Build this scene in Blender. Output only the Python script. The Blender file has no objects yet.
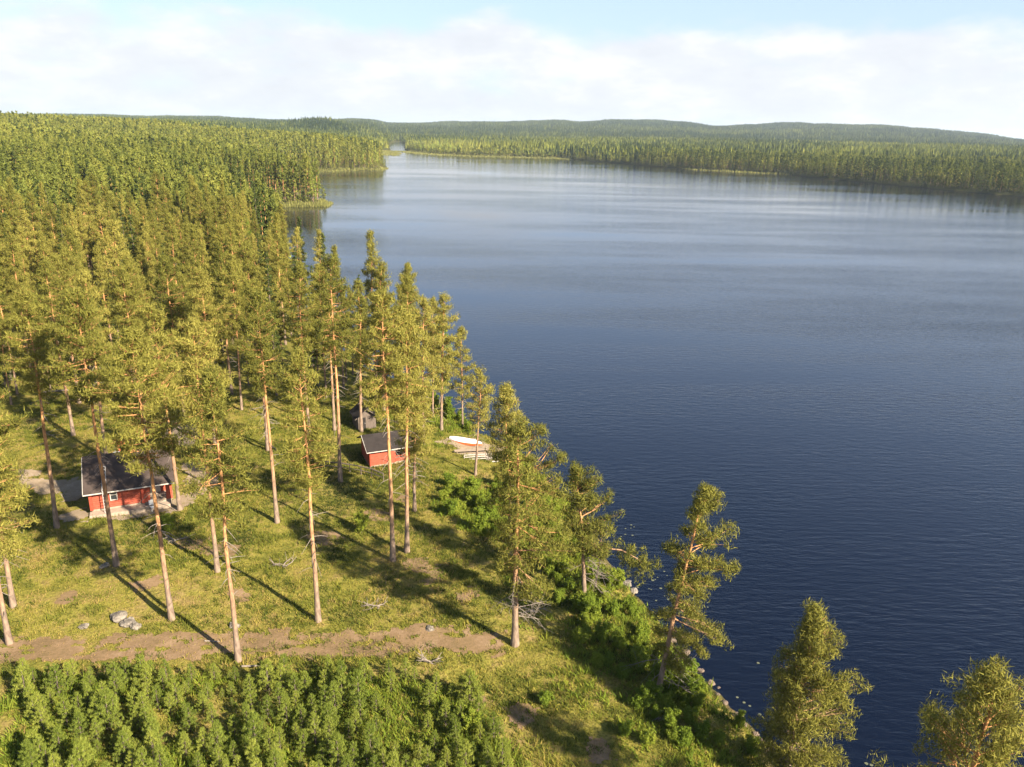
import bpy, bmesh, math, random
import numpy as np
from mathutils import Vector, Matrix

random.seed(7)
SC = bpy.context.scene
COL = SC.collection
R = math.radians
EYE_Z = 37.0

# ------------------------------------------------------------------ noise
_rs = np.random.RandomState(11)
_T = _rs.rand(256, 256)

def vnoise(x, y):
    x = np.asarray(x, float); y = np.asarray(y, float)
    xi = np.floor(x).astype(int); yi = np.floor(y).astype(int)
    fx = x - xi; fy = y - yi
    fx = fx * fx * (3 - 2 * fx); fy = fy * fy * (3 - 2 * fy)
    a = _T[xi & 255, yi & 255]; b = _T[(xi + 1) & 255, yi & 255]
    c = _T[xi & 255, (yi + 1) & 255]; d = _T[(xi + 1) & 255, (yi + 1) & 255]
    return (a + (b - a) * fx) * (1 - fy) + (c + (d - c) * fx) * fy

def fbm(x, y, o=3):
    s = 0; a = .5; n = 0
    for k in range(o):
        s = s + a * vnoise(x * 2 ** k + 17.3 * k, y * 2 ** k + 5.1 * k); n += a; a *= .5
    return s / n

def sstep(a, b, x):
    t = np.clip((x - a) / (b - a), 0, 1)
    return t * t * (3 - 2 * t)

# ------------------------------------------------------------------ terrain
LAKE = np.array([
    (40, -300), (33, -60), (31, 0), (28, 16), (25, 25), (20.5, 33), (17.0, 39.8), (15.7, 44.3), (14.0, 48.9), (11.8, 55.0),
    (10.1, 60.9), (8.6, 66.9), (5.4, 78.8), (2.6, 85.3), (0.2, 90.5), (-3.5, 94.5), (-6.5, 99), (-9, 106),
    (-15, 114), (-24, 124), (-31, 136), (-41, 155), (-51, 190), (-73, 250), (-99, 310), (-122, 352), (-118, 374),
    (-108, 378), (-91, 386), (-93, 404), (-112, 430), (-150, 482), (-178, 540), (-186, 610), (-170, 672), (-140, 705),
    (-121, 728), (-121, 766), (-146, 880), (-172, 1010), (-206, 1340), (-260, 1700), (-300, 2050), (-285, 2060),
    (-225, 1700), (-192, 1420), (-160, 1262), (-120, 1190), (-64, 1138), (0, 1128), (60, 1120), (120, 985), (189, 860), (256, 806),
    (288, 694), (341, 553), (480, 380), (640, 180), (760, -100), (760, -300)], float)

def lake_d(x, y):
    """signed distance to the lake edge, positive on land"""
    x = np.asarray(x, float); y = np.asarray(y, float)
    best = np.full(x.shape, 1e18); inside = np.zeros(x.shape, bool)
    n = len(LAKE)
    for i in range(n):
        ax, ay = LAKE[i]; bx, by = LAKE[(i + 1) % n]
        dx, dy = bx - ax, by - ay
        t = np.clip(((x - ax) * dx + (y - ay) * dy) / (dx * dx + dy * dy), 0, 1)
        best = np.minimum(best, (x - ax - t * dx) ** 2 + (y - ay - t * dy) ** 2)
        if ay != by:
            c = ((ay > y) != (by > y)) & (x < (bx - ax) * (y - ay) / (by - ay) + ax)
            inside ^= c
    d = np.sqrt(best)
    d = np.where(inside, -d, d)
    rr = np.hypot(x, y)
    w = np.clip(rr / 120, .8, 6)
    return d + (fbm(x / (3.5 * w), y / (3.5 * w), 3) - .5) * 2.2 * w

# outline of the ridge on the horizon: heading in degrees -> height in metres
RID = np.array([(-60, 20), (-40, 22), (-33, 26), (-28, 36), (-24, 40), (-20, 38), (-16, 34), (-10, 42), (-5, 52), (0, 66), (3, 74),
                (6, 80), (9, 84), (11.5, 82), (12.8, 66), (16, 76), (20, 84), (24, 80), (27, 62), (30, 36), (33, 10), (40, 0), (60, 10)], float)

def height(x, y):
    x = np.asarray(x, float); y = np.asarray(y, float)
    d = lake_d(x, y)
    rr = np.hypot(x, y); az = np.degrees(np.arctan2(x, y))
    land = .22 + 2.1 * (1 - np.exp(-np.maximum(d, 0) / 4.5))
    left = sstep(30, -60, x + .16 * y)
    far = sstep(150, 330, y)
    land = land + left * (far * 7 * (1 - np.exp(-np.maximum(d, 0) / 45)) + 15 * sstep(45, 420, d) * sstep(90, 230, rr))
    land = land + (1 - left) * 7 * sstep(60, 900, d)
    land = land + (fbm(x / 60, y / 60, 2) - .5) * 5 * sstep(40, 160, d) * sstep(130, 260, rr)
    rid = np.interp(az, RID[:, 0], RID[:, 1])
    rid = rid + (fbm(az / 2.2 + 40, rr / 900, 3) - .5) * 22
    land = land + np.maximum(rid - 16, 0) * sstep(2000, 4600, rr)
    land = land + 26 * np.exp(-(((az + 12.9) / 2.6) ** 2 + ((rr - 2100) / 260) ** 2))
    near = 1 - sstep(110, 200, rr)
    land = land + near * sstep(1.5, 7, d) * ((fbm(x / 7, y / 7, 2) - .5) * .7 + (fbm(x / 2.1 + 9, y / 2.1, 2) - .5) * .22)
    land = land * (1 - .62 * np.exp(-(((x + 4) / 6.5) ** 2 + ((y - 88) / 5.5) ** 2)))
    sub = np.maximum(d * .28, -3.0)
    return np.where(d > 0, land * sstep(-.01, 1.6, d) + .02, sub)

def axis(lo, hi, step, g, far_lo, far_hi):
    a = list(np.arange(lo, hi, step)); s = step
    while a[-1] < far_hi:
        s = min(s * g, 420); a.append(a[-1] + s)
    b = []; s = step; v = lo
    while v > far_lo:
        s = min(s * g, 420); v -= s; b.append(v)
    return np.array(b[::-1] + a)

GX = axis(-72, 34, .75, 1.028, -11000, 11000)
GY = axis(18, 112, .75, 1.022, -400, 14000)
_mx, _my = np.meshgrid(GX, GY)
GZ = height(_mx, _my)

def terr(x, y):
    """height of the ground sheet as built (bilinear on its grid)"""
    x = np.asarray(x, float); y = np.asarray(y, float)
    i = np.clip(np.searchsorted(GX, x) - 1, 0, len(GX) - 2); j = np.clip(np.searchsorted(GY, y) - 1, 0, len(GY) - 2)
    fx = (x - GX[i]) / (GX[i + 1] - GX[i]); fy = (y - GY[j]) / (GY[j + 1] - GY[j])
    return (GZ[j, i] * (1 - fx) + GZ[j, i + 1] * fx) * (1 - fy) + (GZ[j + 1, i] * (1 - fx) + GZ[j + 1, i + 1] * fx) * fy

# ------------------------------------------------------------------ mesh helpers
def raw_mesh(name, V, F, midx=None, mats=(), fattr=None, smooth=False):
    """V (n,3); F list of int arrays (m,k)"""
    me = bpy.data.meshes.new(name)
    V = np.asarray(V, np.float32)
    me.vertices.add(len(V)); me.vertices.foreach_set('co', V.ravel())
    tot = np.concatenate([np.full(len(f), f.shape[1], np.int32) for f in F])
    loops = np.concatenate([np.asarray(f, np.int32).ravel() for f in F])
    start = np.concatenate([[0], np.cumsum(tot)[:-1]]).astype(np.int32)
    me.loops.add(len(loops)); me.loops.foreach_set('vertex_index', loops)
    me.polygons.add(len(tot)); me.polygons.foreach_set('loop_start', start)
    if midx is not None:
        me.polygons.foreach_set('material_index', np.asarray(midx, np.int32))
    me.polygons.foreach_set('use_smooth', np.full(len(tot), smooth, bool))
    for m in mats: me.materials.append(m)
    me.update(calc_edges=True)
    if fattr is not None:
        for k, v in fattr.items():
            a = me.attributes.new(k, 'FLOAT', 'FACE'); a.data.foreach_set('value', np.asarray(v, np.float32))
    return me

class MB:
    def __init__(s): s.V = []; s.F = {3: [], 4: []}; s.M = {3: [], 4: []}; s.n = 0
    def add(s, V, F, mat=0):
        V = np.asarray(V, float).reshape(-1, 3); F = np.asarray(F, int)
        s.V.append(V); s.F[F.shape[1]].append(F + s.n); s.M[F.shape[1]].append(np.full(len(F), mat)); s.n += len(V)
    def arrays(s):
        V = np.concatenate(s.V); F = []; M = []
        for k in (3, 4):
            if s.F[k]: F.append(np.concatenate(s.F[k])); M.append(np.concatenate(s.M[k]))
        return V, F, np.concatenate(M)
    def mesh(s, name, mats, smooth=False):
        V, F, M = s.arrays(); return raw_mesh(name, V, F, M, mats, None, smooth)
    def box(s, c, size, rz=0, mat=0, tilt=None, bev=0.0):
        x, y, z = (v / 2 for v in size)
        P = np.array([(-x, -y, -z), (x, -y, -z), (x, y, -z), (-x, y, -z), (-x, -y, z), (x, -y, z), (x, y, z), (-x, y, z)])
        if tilt is not None: P = P @ np.array(tilt.to_3x3()).T
        ca, sa = math.cos(rz), math.sin(rz)
        P = P @ np.array([(ca, sa, 0), (-sa, ca, 0), (0, 0, 1)]) + np.array(c)
        s.add(P, [(3, 2, 1, 0), (4, 5, 6, 7), (0, 1, 5, 4), (1, 2, 6, 5), (2, 3, 7, 6), (3, 0, 4, 7)], mat)
    def tube(s, pts, rad, sides=6, mat=0, cap=True):
        P = np.asarray(pts, float); n = len(P)
        T = np.gradient(P, axis=0); T /= np.linalg.norm(T, axis=1)[:, None] + 1e-9
        ref = np.array((0, 0, 1.)) if abs(T[0][2]) < .8 else np.array((1., 0, 0))
        A = np.cross(T, ref); A /= np.linalg.norm(A, axis=1)[:, None] + 1e-9
        B = np.cross(T, A)
        th = np.linspace(0, 2 * math.pi, sides, endpoint=False)
        rad = np.asarray(rad, float)
        V = P[:, None] + rad[:, None, None] * (np.cos(th)[None, :, None] * A[:, None] + np.sin(th)[None, :, None] * B[:, None])
        V = V.reshape(-1, 3); F = []
        for i in range(n - 1):
            for j in range(sides):
                k = (j + 1) % sides
                F.append((i * sides + j, i * sides + k, (i + 1) * sides + k, (i + 1) * sides + j))
        s.add(V, F, mat)
        if cap:
            s.add(np.vstack([V[-sides:], P[-1:]]), [(j, (j + 1) % sides, sides) for j in range(sides)], mat)

def link(name, me, parent=None, loc=None, rz=0):
    o = bpy.data.objects.new(name, me); COL.objects.link(o)
    if parent is not None: o.parent = parent
    if loc is not None: o.location = loc
    if rz: o.rotation_euler = (0, 0, rz)
    return o

def tag(o, label=None, cat=None, group=None, kind=None):
    if label: o['label'] = label
    if cat: o['category'] = cat
    if group: o['group'] = group
    if kind: o['kind'] = kind
    return o

def thing(name, label, cat, loc, rz=0, group=None):
    o = bpy.data.objects.new(name, None); COL.objects.link(o)
    o.location = loc; o.rotation_euler = (0, 0, rz); o.empty_display_size = .3
    return tag(o, label, cat, group)

# ------------------------------------------------------------------ materials
def newmat(name):
    m = bpy.data.materials.new(name); m.use_nodes = True
    nt = m.node_tree; nt.nodes.clear()
    out = nt.nodes.new('ShaderNodeOutputMaterial')
    def N(t, **kw):
        n = nt.nodes.new(t)
        for k, v in kw.items(): setattr(n, k, v)
        return n
    return m, nt, N, out

def ramp(N, stops):
    r = N('ShaderNodeValToRGB'); e = r.color_ramp.elements
    while len(e) > 1: e.remove(e[-1])
    e[0].position = stops[0][0]; e[0].color = (*stops[0][1], 1)
    for p, c in stops[1:]:
        x = e.new(p); x.color = (*c, 1)
    return r

def noise(N, L, scale, detail=4, vec=None, rough=.55):
    n = N('ShaderNodeTexNoise'); n.inputs['Scale'].default_value = scale; n.inputs['Detail'].default_value = detail
    n.inputs['Roughness'].default_value = rough
    if vec is not None: L.new(vec, n.inputs['Vector'])
    return n.outputs['Fac']

def math_(N, L, op, a, b=None, c=None):
    n = N('ShaderNodeMath', operation=op)
    for i, v in enumerate((a, b, c)):
        if v is None: continue
        if isinstance(v, (int, float)): n.inputs[i].default_value = v
        else: L.new(v, n.inputs[i])
    return n.outputs[0]

def mixc(N, L, f, a, b, mode='MIX'):
    n = N('ShaderNodeMix', data_type='RGBA', blend_type=mode)
    if isinstance(f, (int, float)): n.inputs[0].default_value = f
    else: L.new(f, n.inputs[0])
    for i, v in ((6, a), (7, b)):
        if isinstance(v, tuple): n.inputs[i].default_value = (*v, 1)
        else: L.new(v, n.inputs[i])
    return n.outputs[2]

def foliage(name, stops, source, transl=.3, spread=.5, gain=1.0):
    """leaf / needle material; source 'object' = per object variation, 'tint' = per tree attribute"""
    m, nt, N, out = newmat(name); L = nt.links
    geo = N('ShaderNodeNewGeometry')
    isl = geo.outputs['Random Per Island']
    if source == 'object': base = N('ShaderNodeObjectInfo').outputs['Random']
    else: base = N('ShaderNodeAttribute', attribute_name='tint').outputs['Fac']
    f = math_(N, L, 'ADD', math_(N, L, 'MULTIPLY', base, 1 - spread if source == 'object' else 1.0),
              math_(N, L, 'MULTIPLY', math_(N, L, 'SUBTRACT', isl, 0.0 if source == 'object' else .5), spread))
    r = ramp(N, [(p, tuple(v * gain for v in c)) for p, c in stops]); L.new(f, r.inputs[0])
    d = N('ShaderNodeBsdfDiffuse'); t = N('ShaderNodeBsdfTranslucent'); mx = N('ShaderNodeMixShader')
    L.new(r.outputs[0], d.inputs[0]); L.new(r.outputs[0], t.inputs[0]); mx.inputs[0].default_value = transl
    L.new(d.outputs[0], mx.inputs[1]); L.new(t.outputs[0], mx.inputs[2]); L.new(mx.outputs[0], out.inputs[0])
    return m

PINE = [(0, (.055, .066, .016)), (.5, (.185, .172, .034)), (1, (.32, .275, .065))]
SPRU = [(0, (.03, .045, .014)), (.6, (.06, .075, .018)), (1, (.10, .11, .024))]
BIRC = [(0, (.11, .16, .02)), (.6, (.17, .21, .03)), (1, (.23, .25, .04))]
SAPL = [(0, (.08, .115, .02)), (.5, (.18, .215, .036)), (1, (.31, .32, .058))]
BUSH = [(0, (.08, .12, .016)), (.5, (.16, .21, .026)), (1, (.27, .28, .04))]
FORE = [(0, (.03, .045, .014)), (.22, (.07, .085, .02)), (.5, (.145, .16, .032)), (.8, (.23, .22, .045)), (1, (.19, .23, .04))]
M_PINE = foliage('pine_needles', PINE, 'object')
M_SPRU = foliage('spruce_needles', SPRU, 'object', .2)
M_BIRC = foliage('birch_leaves', BIRC, 'object', .4)
M_SAPL = foliage('young_pine_needles', SAPL, 'object')
M_BUSH = foliage('bush_leaves', BUSH, 'object', .4)
M_FORE = foliage('forest_needles', FORE, 'tint', .25, .3)
GRASS = [(0, (.035, .05, .012)), (.25, (.105, .12, .02)), (.5, (.21, .20, .032)), (.75, (.29, .225, .055)), (1, (.29, .19, .09))]
M_GRASS = foliage('grass_blades', GRASS, 'tint', .3, .3)
REED = [(0, (.13, .14, .04)), (1, (.25, .23, .075))]
M_REED = foliage('reed_blades', REED, 'tint', .3, .4)

def bark(name, low, high, z0, z1, scale=6):
    m, nt, N, out = newmat(name); L = nt.links
    tc = N('ShaderNodeTexCoord'); sx = N('ShaderNodeSeparateXYZ'); L.new(tc.outputs['Object'], sx.inputs[0])
    mp = N('ShaderNodeMapping'); mp.inputs['Scale'].default_value = (1, 1, .3); L.new(tc.outputs['Object'], mp.inputs[0])
    n = noise(N, L, scale, 5, mp.outputs[0], .65)
    mr = N('ShaderNodeMapRange'); mr.inputs[1].default_value = z0; mr.inputs[2].default_value = z1
    zz = math_(N, L, 'ADD', sx.outputs[2], math_(N, L, 'MULTIPLY', math_(N, L, 'SUBTRACT', n, .5), 6.0)); L.new(zz, mr.inputs[0])
    c = mixc(N, L, mr.outputs[0], low, high)
    r = ramp(N, [(.3, (.45, .42, .42)), (.55, (1, 1, 1)), (.75, (1.35, 1.3, 1.25))]); L.new(n, r.inputs[0])
    c = mixc(N, L, 1.0, c, r.outputs[0], 'MULTIPLY')
    b = N('ShaderNodeBsdfPrincipled'); L.new(c, b.inputs['Base Color']); b.inputs['Roughness'].default_value = .9
    b.inputs['Specular IOR Level'].default_value = .15
    bp = N('ShaderNodeBump'); bp.inputs['Strength'].default_value = .7; bp.inputs['Distance'].default_value = .04
    L.new(n, bp.inputs['Height']); L.new(bp.outputs[0], b.inputs['Normal']); L.new(b.outputs[0], out.inputs[0])
    return m

M_BARK = bark('pine_bark', (.20, .145, .105), (.44, .22, .09), 2, 10)
M_BARK_S = bark('spruce_bark', (.13, .10, .08), (.12, .09, .07), 2, 10)
M_BARK_B = bark('birch_bark', (.42, .38, .33), (.5, .46, .40), 1, 4, 9)
M_DEAD = bark('dead_wood', (.19, .155, .125), (.21, .175, .14), 0, 1, 12)

def plain(name, col, rough=.8, var=.25, scale=3, bump=0, spec=.25, stretch=(1, 1, 1), col2=None):
    m, nt, N, out = newmat(name); L = nt.links
    tc = N('ShaderNodeTexCoord'); mp = N('ShaderNodeMapping'); mp.inputs['Scale'].default_value = stretch
    L.new(tc.outputs['Object'], mp.inputs[0])
    n = noise(N, L, scale, 6, mp.outputs[0], .65)
    lo = tuple(c * (1 - var) for c in col); hi = tuple(c * (1 + var) for c in (col2 or col))
    r = ramp(N, [(.3, lo), (.7, hi)]); L.new(n, r.inputs[0])
    b = N('ShaderNodeBsdfPrincipled'); L.new(r.outputs[0], b.inputs['Base Color']); b.inputs['Roughness'].default_value = rough
    b.inputs['Specular IOR Level'].default_value = spec
    if bump:
        bp = N('ShaderNodeBump'); bp.inputs['Strength'].default_value = bump; bp.inputs['Distance'].default_value = .05
        L.new(n, bp.inputs['Height']); L.new(bp.outputs[0], b.inputs['Normal'])
    L.new(b.outputs[0], out.inputs[0])
    return m

M_RED = plain('red_ochre_paint', (.28, .060, .033), .75, .28, 2.5, .2, .2, (1, 1, 3))
M_REDDK = plain('red_ochre_corner', (.26, .045, .024), .8, .25, 4, .2, .2)
M_ROOF = plain('roof_felt', (.052, .039, .033), .95, .3, 1.2, .2, .05)
M_ROOFD = plain('dark_roof_felt', (.026, .021, .019), .9, .3, 1.5, .2, .15)
M_WHITE = plain('white_paint', (.62, .59, .54), .6, .1, 4)
M_TRIM = plain('faded_trim_paint', (.40, .36, .31), .7, .15, 4)
M_DARK = plain('dark_opening', (.018, .015, .013), .7, .2, 4)
M_GLASS = plain('window_glass', (.03, .035, .04), .08, .1, 1, 0, .5)
M_PLINTH = plain('stone_plinth', (.27, .21, .155), .9, .2, 3, .3)
M_GREYWOOD = plain('grey_weathered_wood', (.115, .09, .072), .9, .3, 3, .3, .15, (4, 4, .6))
M_PALEWOOD = plain('pale_planks', (.27, .205, .145), .85, .25, 2, .2, .15, (1, 6, 1))
M_METAL = plain('galvanised_metal', (.30, .28, .26), .5, .12, 5, 0, .4)
M_BRICK = plain('chimney_brick', (.36, .10, .05), .9, .25, 8, .3)
M_ROCK = plain('lichen_rock', (.09, .076, .062), .95, .45, 1.8, .8, .15, (1, 1, 1), (.17, .145, .115))
M_STONE = plain('shore_stone', (.12, .088, .065), .9, .35, 3, .5)
M_BOATW = plain('white_boat_paint', (.72, .70, .66), .45, .1, 3)
M_BOATR = plain('orange_red_boat_paint', (.55, .10, .03), .45, .12, 3)
M_LILY = plain('lily_leaf', (.10, .105, .06), .5, .3, 8)

# ground
def ground_mat():
    m, nt, N, out = newmat('forest_floor'); L = nt.links
    geo = N('ShaderNodeNewGeometry'); P = geo.outputs['Position']
    sx = N('ShaderNodeSeparateXYZ'); L.new(P, sx.inputs[0])
    n1 = noise(N, L, .16, 5, P, .6); n2 = noise(N, L, .9, 6, P, .65); n3 = noise(N, L, 5.0, 4, P, .7)
    grass = ramp(N, [(.34, (.04, .05, .012)), (.43, (.10, .10, .02)), (.50, (.17, .15, .032)), (.57, (.20, .15, .05)), (.70, (.25, .165, .09))])
    n4 = noise(N, L, .42, 5, P, .7)
    f = math_(N, L, 'ADD', math_(N, L, 'ADD', math_(N, L, 'MULTIPLY', n1, .3), math_(N, L, 'MULTIPLY', n4, .4)), math_(N, L, 'MULTIPLY', n2, .3)); L.new(f, grass.inputs[0])
    sp = ramp(N, [(.32, (.5, .5, .5)), (.5, (1, 1, 1)), (.7, (1.35, 1.3, 1.25))]); L.new(n3, sp.inputs[0])
    c = mixc(N, L, 1.0, grass.outputs[0], sp.outputs[0], 'MULTIPLY')
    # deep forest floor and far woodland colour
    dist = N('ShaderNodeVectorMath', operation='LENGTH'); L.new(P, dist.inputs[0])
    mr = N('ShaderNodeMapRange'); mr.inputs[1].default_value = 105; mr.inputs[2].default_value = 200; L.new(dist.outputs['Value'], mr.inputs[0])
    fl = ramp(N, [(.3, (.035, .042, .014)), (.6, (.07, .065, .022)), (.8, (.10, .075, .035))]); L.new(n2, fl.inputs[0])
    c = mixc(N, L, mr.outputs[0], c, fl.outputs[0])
    # wet dark lake bed / bank
    mz = N('ShaderNodeMapRange'); mz.inputs[1].default_value = -.1; mz.inputs[2].default_value = .35; L.new(sx.outputs[2], mz.inputs[0])
    c = mixc(N, L, mz.outputs[0], (.04, .032, .022), c)
    b = N('ShaderNodeBsdfDiffuse'); L.new(c, b.inputs[0])
    bp = N('ShaderNodeBump'); bp.inputs['Strength'].default_value = .8; bp.inputs['Distance'].default_value = .12
    L.new(math_(N, L, 'ADD', n3, math_(N, L, 'MULTIPLY', n2, 2)), bp.inputs['Height']); L.new(bp.outputs[0], b.inputs['Normal'])
    L.new(b.outputs[0], out.inputs[0])
    return m

def soil_mat(name, a, b_, c_):
    m, nt, N, out = newmat(name); L = nt.links
    P = N('ShaderNodeNewGeometry').outputs['Position']
    n1 = noise(N, L, .7, 6, P, .65); n2 = noise(N, L, 6, 4, P, .7)
    r = ramp(N, [(.3, a), (.5, b_), (.68, c_)]); L.new(math_(N, L, 'ADD', math_(N, L, 'MULTIPLY', n1, .6), math_(N, L, 'MULTIPLY', n2, .4)), r.inputs[0])
    b = N('ShaderNodeBsdfDiffuse'); L.new(r.outputs[0], b.inputs[0])
    bp = N('ShaderNodeBump'); bp.inputs['Strength'].default_value = .7; bp.inputs['Distance'].default_value = .06
    L.new(n2, bp.inputs['Height']); L.new(bp.outputs[0], b.inputs['Normal']); L.new(b.outputs[0], out.inputs[0])
    return m

M_GROUND = ground_mat()
M_PATH = soil_mat('track_soil', (.10, .075, .034), (.175, .115, .062), (.25, .17, .105))
M_YARD = soil_mat('yard_gravel', (.17, .125, .08), (.24, .18, .12), (.31, .245, .175))

def water_mat():
    m, nt, N, out = newmat('lake_water'); L = nt.links
    P = N('ShaderNodeNewGeometry').outputs['Position']
    def wave(sc, rot, det):
        mp = N('ShaderNodeMapping'); mp.inputs['Rotation'].default_value = (0, 0, R(rot)); mp.inputs['Scale'].default_value = sc
        L.new(P, mp.inputs[0]); return noise(N, L, 1.0, det, mp.outputs[0], .6)
    w1 = wave((.5, 1.5, 1), 6, 3); w2 = wave((1.6, 4.2, 1), -9, 2)
    # cat's paws: broad wind-ruffled bands
    bands = wave((.0045, .021, 1), -14, 4)
    br = N('ShaderNodeMapRange'); br.inputs[1].default_value = .35; br.inputs[2].default_value = .65
    br.inputs[3].default_value = .12; br.inputs[4].default_value = 1.2; L.new(bands, br.inputs[0])
    h = math_(N, L, 'ADD', math_(N, L, 'MULTIPLY', w1, 1.0), math_(N, L, 'MULTIPLY', w2, .35))
    bp = N('ShaderNodeBump'); bp.inputs['Distance'].default_value = .09
    # ripples flattened up the lake to brighten the far water's sky reflection
    sy = N('ShaderNodeSeparateXYZ'); L.new(P, sy.inputs[0]); ripple_fade = N('ShaderNodeMapRange', interpolation_type='SMOOTHSTEP')
    ripple_fade.inputs[1].default_value = 60; ripple_fade.inputs[2].default_value = 520; ripple_fade.inputs[3].default_value = 1.25; ripple_fade.inputs[4].default_value = .62; L.new(sy.outputs[1], ripple_fade.inputs[0])
    L.new(math_(N, L, 'MULTIPLY', br.outputs[0], ripple_fade.outputs[0]), bp.inputs['Strength']); L.new(h, bp.inputs['Height'])
    b = N('ShaderNodeBsdfPrincipled'); b.inputs['Base Color'].default_value = (.0015, .003, .009, 1)
    b.inputs['Roughness'].default_value = .07; b.inputs['IOR'].default_value = 1.333
    L.new(bp.outputs[0], b.inputs['Normal']); L.new(b.outputs[0], out.inputs[0])
    return m
M_WATER = water_mat()

# ------------------------------------------------------------------ ground, water
ny, nx = _mx.shape
idx = np.arange(nx * ny).reshape(ny, nx)
quads = np.stack([idx[:-1, :-1], idx[:-1, 1:], idx[1:, 1:], idx[1:, :-1]], -1).reshape(-1, 4)
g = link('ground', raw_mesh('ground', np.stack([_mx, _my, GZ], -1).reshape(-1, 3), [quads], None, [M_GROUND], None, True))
tag(g, kind='structure')
wx = np.array([(-420, -390, 0), (2500, -390, 0), (2500, 2120, 0), (-420, 2120, 0)], float)
w = link('lake_water', raw_mesh('lake_water', wx, [np.array([[0, 1, 2, 3]])], None, [M_WATER])); tag(w, kind='structure')

def seg_d(x, y, pts):
    best = np.full(np.shape(x), 1e9)
    for (ax, ay), (bx, by) in zip(pts[:-1], pts[1:]):
        dx, dy = bx - ax, by - ay
        t = np.clip(((x - ax) * dx + (y - ay) * dy) / (dx * dx + dy * dy), 0, 1)
        best = np.minimum(best, np.hypot(x - ax - t * dx, y - ay - t * dy))
    return best

def patch(name, fn, bbox, step, mat, lift):
    xs = np.arange(bbox[0], bbox[2], step); ys = np.arange(bbox[1], bbox[3], step)
    X, Y = np.meshgrid(xs, ys); Z = terr(X, Y) + lift
    S = fn(X[:-1, :-1] + step / 2, Y[:-1, :-1] + step / 2) < 0
    ii = np.arange(X.size).reshape(X.shape)
    q = np.stack([ii[:-1, :-1], ii[:-1, 1:], ii[1:, 1:], ii[1:, :-1]], -1)[S]
    used, inv = np.unique(q, return_inverse=True)
    V = np.stack([X, Y, Z], -1).reshape(-1, 3)[used]
    o = link(name, raw_mesh(name, V, [inv.reshape(-1, 4)], None, [mat], None, True)); tag(o, kind='structure')
    return o

PATH = [(-60, 49), (-46, 46.6), (-33, 46.5), (-26, 47.0), (-18.7, 47.7), (-12.4, 48.0), (-7.5, 48.2), (-4.8, 49.0), (-1.6, 48.6)]
def path_fn(x, y):
    d = seg_d(x, y, PATH)
    rut = np.abs(d - .85) - .52
    jag = (fbm(x * .8, y * .8, 3) - .5) * 1.5 + (vnoise(x * 2.1, y * 2.1) - .5) * 1.0 + (vnoise(x * 6, y * 6) - .5) * .5
    core = (d - .75) + (fbm(x * .5 + 30, y * .5, 3) - .40) * 3.0
    return np.minimum(rut, core) + jag
patch('dirt_track', path_fn, (-60, 43.5, .5, 52), .11, M_PATH, .045)
def yard_fn(x, y):
    j = (fbm(x * .7, y * .7, 3) - .5) * 3.4 + (vnoise(x * 3, y * 3) - .5) * .6
    a = seg_d(x, y, [(-58, 76), (-49, 73.6), (-42.5, 71.5)]) - 1.7
    b = seg_d(x, y, [(-39.5, 65.6), (-32, 68.4), (-30.4, 72), (-33, 78)]) - 1.2
    d = seg_d(x, y, [(-7, 88.8), (-2, 89)]) - 1.2
    return np.minimum.reduce([a, b, d]) + j
patch('yard', yard_fn, (-60, 50, 0, 92), .14, M_YARD, .05)

SOIL = [(-7.4, 58.6, 1.3), (-6.0, 56.6, .9), (-16.4, 63.4, 1.2), (-24.6, 60.6, 1.3), (-27.6, 61.8, 1.0), (1.2, 41.6, .8), (-1.8, 42.6, .7), (-12.6, 68.0, 1.3), (-3.0, 54.2, .8),
        (-21.0, 53.6, .8), (5.4, 38.6, .9), (-10.6, 71.5, 1.0), (-33.5, 52.6, .7), (-28.2, 55.0, .8)]
def soil_fn(x, y):
    return np.min([np.hypot(x - a, (y - b) * 1.15) - r for a, b, r in SOIL], 0) + (fbm(x * .9, y * .9, 3) - .5) * 2.4 + (vnoise(x * 5, y * 5) - .5) * .7
patch('bare_soil', soil_fn, (-38, 36, 9, 76), .12, M_PATH, .04)

# ------------------------------------------------------------------ trees
def blades(rng, C, rad, n, ln, wd, flat=.85, up=.7):
    """n needle-spray triangles scattered through each clump of radius rad at C"""
    C = np.asarray(C); k = len(C)
    o = rng.normal(size=(k, n, 3)); o /= np.linalg.norm(o, axis=2)[..., None]
    o *= (rng.rand(k, n, 1) ** .4)
    off = o * np.asarray(rad)[:, None, None] * np.array([1, 1, flat])
    p = C[:, None] + off
    on = o / (np.linalg.norm(o, axis=2)[..., None] + 1e-9) + np.array([0, 0, .25])
    v = rng.normal(size=o.shape)
    dr = v - .75 * np.sum(v * on, 2)[..., None] * on + np.array([0, 0, up]) + on * .35
    dr /= np.linalg.norm(dr, axis=2)[..., None]
    sd = np.cross(dr, on + rng.normal(size=dr.shape) * .35); sd /= np.linalg.norm(sd, axis=2)[..., None] + 1e-9
    l = ln * (.6 + .8 * rng.rand(k, n, 1)); w = wd * (.7 + .6 * rng.rand(k, n, 1)) / 2
    a = p - sd * w - dr * l * .35; b = p + sd * w - dr * l * .35; c = p + dr * l * .65
    V = np.stack([a, b, c], 2).reshape(-1, 3)
    return V, np.arange(len(V)).reshape(-1, 3)

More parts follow.
